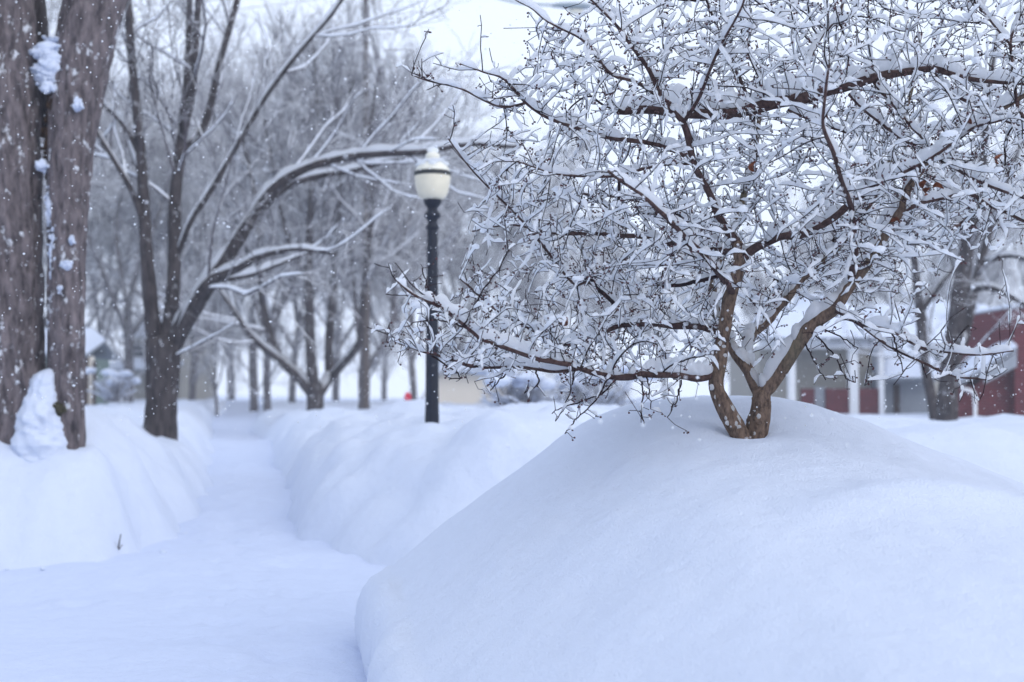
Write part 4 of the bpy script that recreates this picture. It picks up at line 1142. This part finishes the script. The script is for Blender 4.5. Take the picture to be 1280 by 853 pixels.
def house_brick():
    d = 36; X = lambda px: PX(px, d); Z = lambda py: PZ(py, d)
    root = empty('house', (X(1240), d, .2)); tag(root, 'red brick house at the right edge with snow on its low sloping roof', 'house')
    g = .2
    a = Acc()
    pr = [(X(1196), g), (X(1330), g), (X(1330), Z(402)), (X(1318), Z(402)), (X(1218), Z(482)), (X(1196), Z(482))]
    v = [(x, d, z) for x, z in pr] + [(x * (d + 7) / d * 1.01, d + 7, z) for x, z in pr]
    n = 6
    a.add(v, [(i, (i + 1) % n, n + (i + 1) % n, n + i) for i in range(n)], [(0, 5, 4), (0, 4, 1), (1, 4, 3), (1, 3, 2)])
    a.build('wall', BRICK, root, smooth=False)
    wbox(root, 'tower_wall', BRICK, X(1263), X(1345), d - .3, d + 5, g, Z(386))
    t = wbox(root, 'tower_coping', GREY, X(1262), X(1346), d - .36, d + 5, Z(386), Z(384)); 
    snow_slab('roof_snow', t, (X(1262), d - .36, Z(384)), (X(1346), d - .36, Z(384)), (X(1346), d + 5, Z(384)), (X(1262), d + 5, Z(384)), .12, 15)
    r = roof_slab('roof', GREY, root, (X(1192) * 1.2, d + 7, Z(484)), (X(1192), d - .45, Z(484)), (X(1264) * 1.2, d + 7, Z(440)), (X(1264), d - .45, Z(440)), .12)
    snow_slab('roof_snow', r, (X(1189) * 1.2, d + 7, Z(484) + .12), (X(1189), d - .55, Z(484) + .12), (X(1263), d - .55, Z(440) + .12), (X(1263) * 1.2, d + 7, Z(440) + .12), .42, 17)
    a = Acc(); slab(a, [(X(1222), d - .50, Z(478) - .05), (X(1262.5), d - .50, Z(446) - .26), (X(1262.5), d - .46, Z(446) - .26), (X(1222), d - .46, Z(478) - .05)], [(X(1222), d - .50, Z(470)), (X(1262.5), d - .50, Z(441)), (X(1262.5), d - .46, Z(441)), (X(1222), d - .46, Z(470))])
    a.build('rake_board', GREY, root, smooth=False)
    a = Acc(); p, rr = smooth_line([(X(1198), d - .25, Z(486)), (X(1209), d - .25, Z(489)), (X(1214), d - .25, Z(496)), (X(1214), d - .25, Z(530))], [.05] * 4, 6); tube(a, p, rr, 8)
    a.build('downpipe', WHITE, root)
house_brick()

def small_house(label, wallm, d, x0, x1, eave, ridge, depth, g=.3, trim=None, door=None):
    X = lambda px: PX(px, d); Z = lambda py: PZ(py, d)
    root = empty('house', (X((x0 + x1) / 2), d, g)); tag(root, label, 'house')
    wbox(root, 'wall', wallm, X(x0), X(x1), d, d + depth, g, Z(eave))
    h = 4 * M_PX(d)
    r = roof_slab('roof', GREY, root, (X(x0) - .15, d - .5, Z(eave)), (X(x1) + .15, d - .5, Z(eave)), (X(x0) - .15, d + depth / 2, Z(ridge)), (X(x1) + .15, d + depth / 2, Z(ridge)), .12)
    snow_slab('roof_snow', r, (X(x0) - .2, d - .6, Z(eave) + .12), (X(x1) + .2, d - .6, Z(eave) + .12), (X(x1) + .2, d + depth / 2 + .1, Z(ridge) + .12), (X(x0) - .2, d + depth / 2 + .1, Z(ridge) + .12), .42, int(x1))
    roof_slab('roof', GREY, root, (X(x0) - .15, d + depth / 2 + .2, Z(ridge)), (X(x1) + .15, d + depth / 2 + .2, Z(ridge)), (X(x0) - .15, d + depth + .5, Z(eave)), (X(x1) + .15, d + depth + .5, Z(eave)), .12)
    return root, X, Z
r_, X_, Z_ = small_house('grey-green house with snowy eave and brown corner post seen past the thick maple', GREEN, 42, 20, 108, 448, 428, 2.4)
wbox(r_, 'corner_post', BROWN, X_(108.5), X_(114), 41.6, 41.9, .3, Z_(446)); wbox(r_, 'trim_board', CREAM, X_(114.5), X_(118), 41.7, 42.0, .3, Z_(446))
wbox(r_, 'drain_pipe', BROWN, X_(121), X_(123.5), 41.6, 41.75, .3, Z_(452))
window(r_, X_(85), 42, Z_(484), Z_(462), .8)
r_, X_, Z_ = small_house('far beige house with snowy porch roof left of the dark forked tree', BEIGE, 72, 158, 226, 424, 402, 8)
p_ = roof_slab('porch_roof', GREY, r_, (X_(150), 69, Z_(466)), (X_(230), 69, Z_(466)), (X_(150), 71.9, Z_(458)), (X_(230), 71.9, Z_(458)), .15)
snow_slab('roof_snow', p_, (X_(149), 68.9, Z_(466) + .15), (X_(231), 68.9, Z_(466) + .15), (X_(231), 71.9, Z_(458) + .15), (X_(149), 71.9, Z_(458) + .15), .3, 8)
window(r_, X_(170), 72, Z_(446), Z_(432), .8)
r_, X_, Z_ = small_house('pale cream house seen low behind the lamp post', CREAM, 70, 548, 648, 468, 440, 8)

# ------------------------------------------------------------------ small things
def shrub(label, px, py, d, w, h, seed, n=70):
    rg = np.random.default_rng(seed); c = W(px, py, d); root = empty('shrub', c); tag(root, label, 'shrub', 'snowed-in shrubs')
    a, s = Acc(), Acc()
    for k in range(n):
        th = rg.uniform(0, 6.28); lean = rg.uniform(.1, .9)
        p, r = wander(rg, c + np.array([rg.normal() * w * .12, rg.normal() * w * .1, -.1]), np.array([math.cos(th) * lean * w / h, math.sin(th) * lean * w / h, 1]), h * rg.uniform(.7, 1.15), .014, .006, 6, .12, 0)
        tube(a, p, r, 4); big_snow(s, p, r, rg, 1.3, 5)
        for j in range(4):
            q, rq = wander(rg, p[rg.integers(2, 6)], rg.normal(size=3) + np.array([0, 0, .6]), h * .35, .008, .005, 3, .2, 0); tube(a, q, rq, 3)
    a.build('stems', TWIG_FAR, root)
    for k in range(9): blob(s, c + np.array([rg.normal() * w * .28, rg.normal() * w * .25, h * rg.uniform(.5, .95)]), w * .18, w * .16, h * .11, rg, 2, .4)
    s.build('snow_cap', SNOW, root)
shrub('snow-capped dark shrub beside the grey-green house', 144, 498, 38, 1.0, .8, 1)
shrub('twiggy shrub below the left end of the crabapple, beyond the bank', 655, 516, 30, 1.6, 1.0, 2, 110)
shrub('twiggy dark shrub nearest the mound, beyond the bank under the crabapple', 735, 518, 32, 1.9, 1.15, 3, 130)

def marker():
    c = W(510, 530, 33); root = empty('driveway_marker', c); tag(root, 'small red marker on a thin stake left of the lamp post', 'marker')
    a = Acc(); tube(a, np.array([c, c + [0, 0, .3], W(510, 490, 33)]), [.018, .018, .016], 8); a.build('stake', ALU, root)
    a = Acc(); q = W(510, 497, 33); n = 10; th = np.arange(n) / n * 6.2832
    ring = lambda r, y: np.stack([q[0] + r * .085 * np.cos(th), np.full(n, q[1] + y), q[2] + r * .125 * np.sin(th)], 1)
    a.add(np.vstack([ring(.001, -.05), ring(.9, -.05), ring(1, -.035), ring(1, -.02), ring(.001, -.02)]), np.concatenate([np.stack([i * n + np.arange(n), i * n + (np.arange(n) + 1) % n, (i + 1) * n + (np.arange(n) + 1) % n, (i + 1) * n + np.arange(n)], -1) for i in range(4)]))
    a.build('reflector', plain('red_reflector', (.55, .02, .05), .3, .5, .1), root, smooth=False)
marker()
a = Acc(); p, r = smooth_line([W(504, 513, 27), W(509, 515, 27), W(513, 519, 27), W(516, 526, 27)], [.05, .055, .05, .04], 6); tube(a, p, r, 8, rough=.2, rng=rng)
tag(a.build('fallen_branch', BARK_DARK), 'dark fallen branch end poking from the snow just left of the lamp base', 'branch')
for px, py, dd, lab in ((147, 690, 12.0, 'small dark twig stub in the foot of the left snow bank'),):
    a = Acc(); tube(a, np.array([W(px, 700, dd), W(px + 1, 685, dd), W(px + 4, 668, dd - .02)]), [.008, .007, .004], 6)
    tube(a, np.array([W(px + 1, 688, dd), W(px + 6, 681, dd - .05)]), [.005, .003], 5)
    tag(a.build('twig_stub', BARK_DARK), lab, 'twig')

# falling snow
frg = np.random.default_rng(123)
v8 = np.array([(1, 0, 0), (-1, 0, 0), (0, 1, 0), (0, -1, 0), (0, 0, 1), (0, 0, -1)], float)
t8 = np.array([(0, 2, 4), (2, 1, 4), (1, 3, 4), (3, 0, 4), (2, 0, 5), (1, 2, 5), (3, 1, 5), (0, 3, 5)])
fl = Acc()
for k in range(14000):
    y = 3.6 + 10.5 * frg.random() ** .8
    c = np.array([frg.uniform(-.44, .44) * y, y, EYE + frg.uniform(-.25, .36) * y])
    if c[2] < 1.25: continue
    r = frg.uniform(.0014, .0046) * (1.4 if frg.random() < .12 else 1)
    fl.add(c + v8 * r * frg.uniform(.7, 1.3, (6, 1)), None, t8)
tag(fl.build('falling_snow', SNOW_TWIG), 'scattered white snowflakes falling through the air', kind='stuff')

# snowy air
a = Acc(); box(a, -330, 330, -170, 420, -1.6, 24.0)
hz = a.build('haze', SNOW, smooth=False)
m = bpy.data.materials.new('snowy_air'); m.use_nodes = True
nt = m.node_tree; nt.nodes.remove(nt.nodes['Principled BSDF'])
pv = nt.nodes.new('ShaderNodeVolumePrincipled')
pv.inputs['Color'].default_value = (0.90, 0.94, 1.0, 1); pv.inputs['Density'].default_value = 0.0016; pv.inputs['Anisotropy'].default_value = 0.2
nt.links.new(pv.outputs[0], nt.nodes['Material Output'].inputs['Volume'])
hz.data.materials.clear(); hz.data.materials.append(m)
tag(hz, 'pale air thick with fine falling snow', kind='stuff')
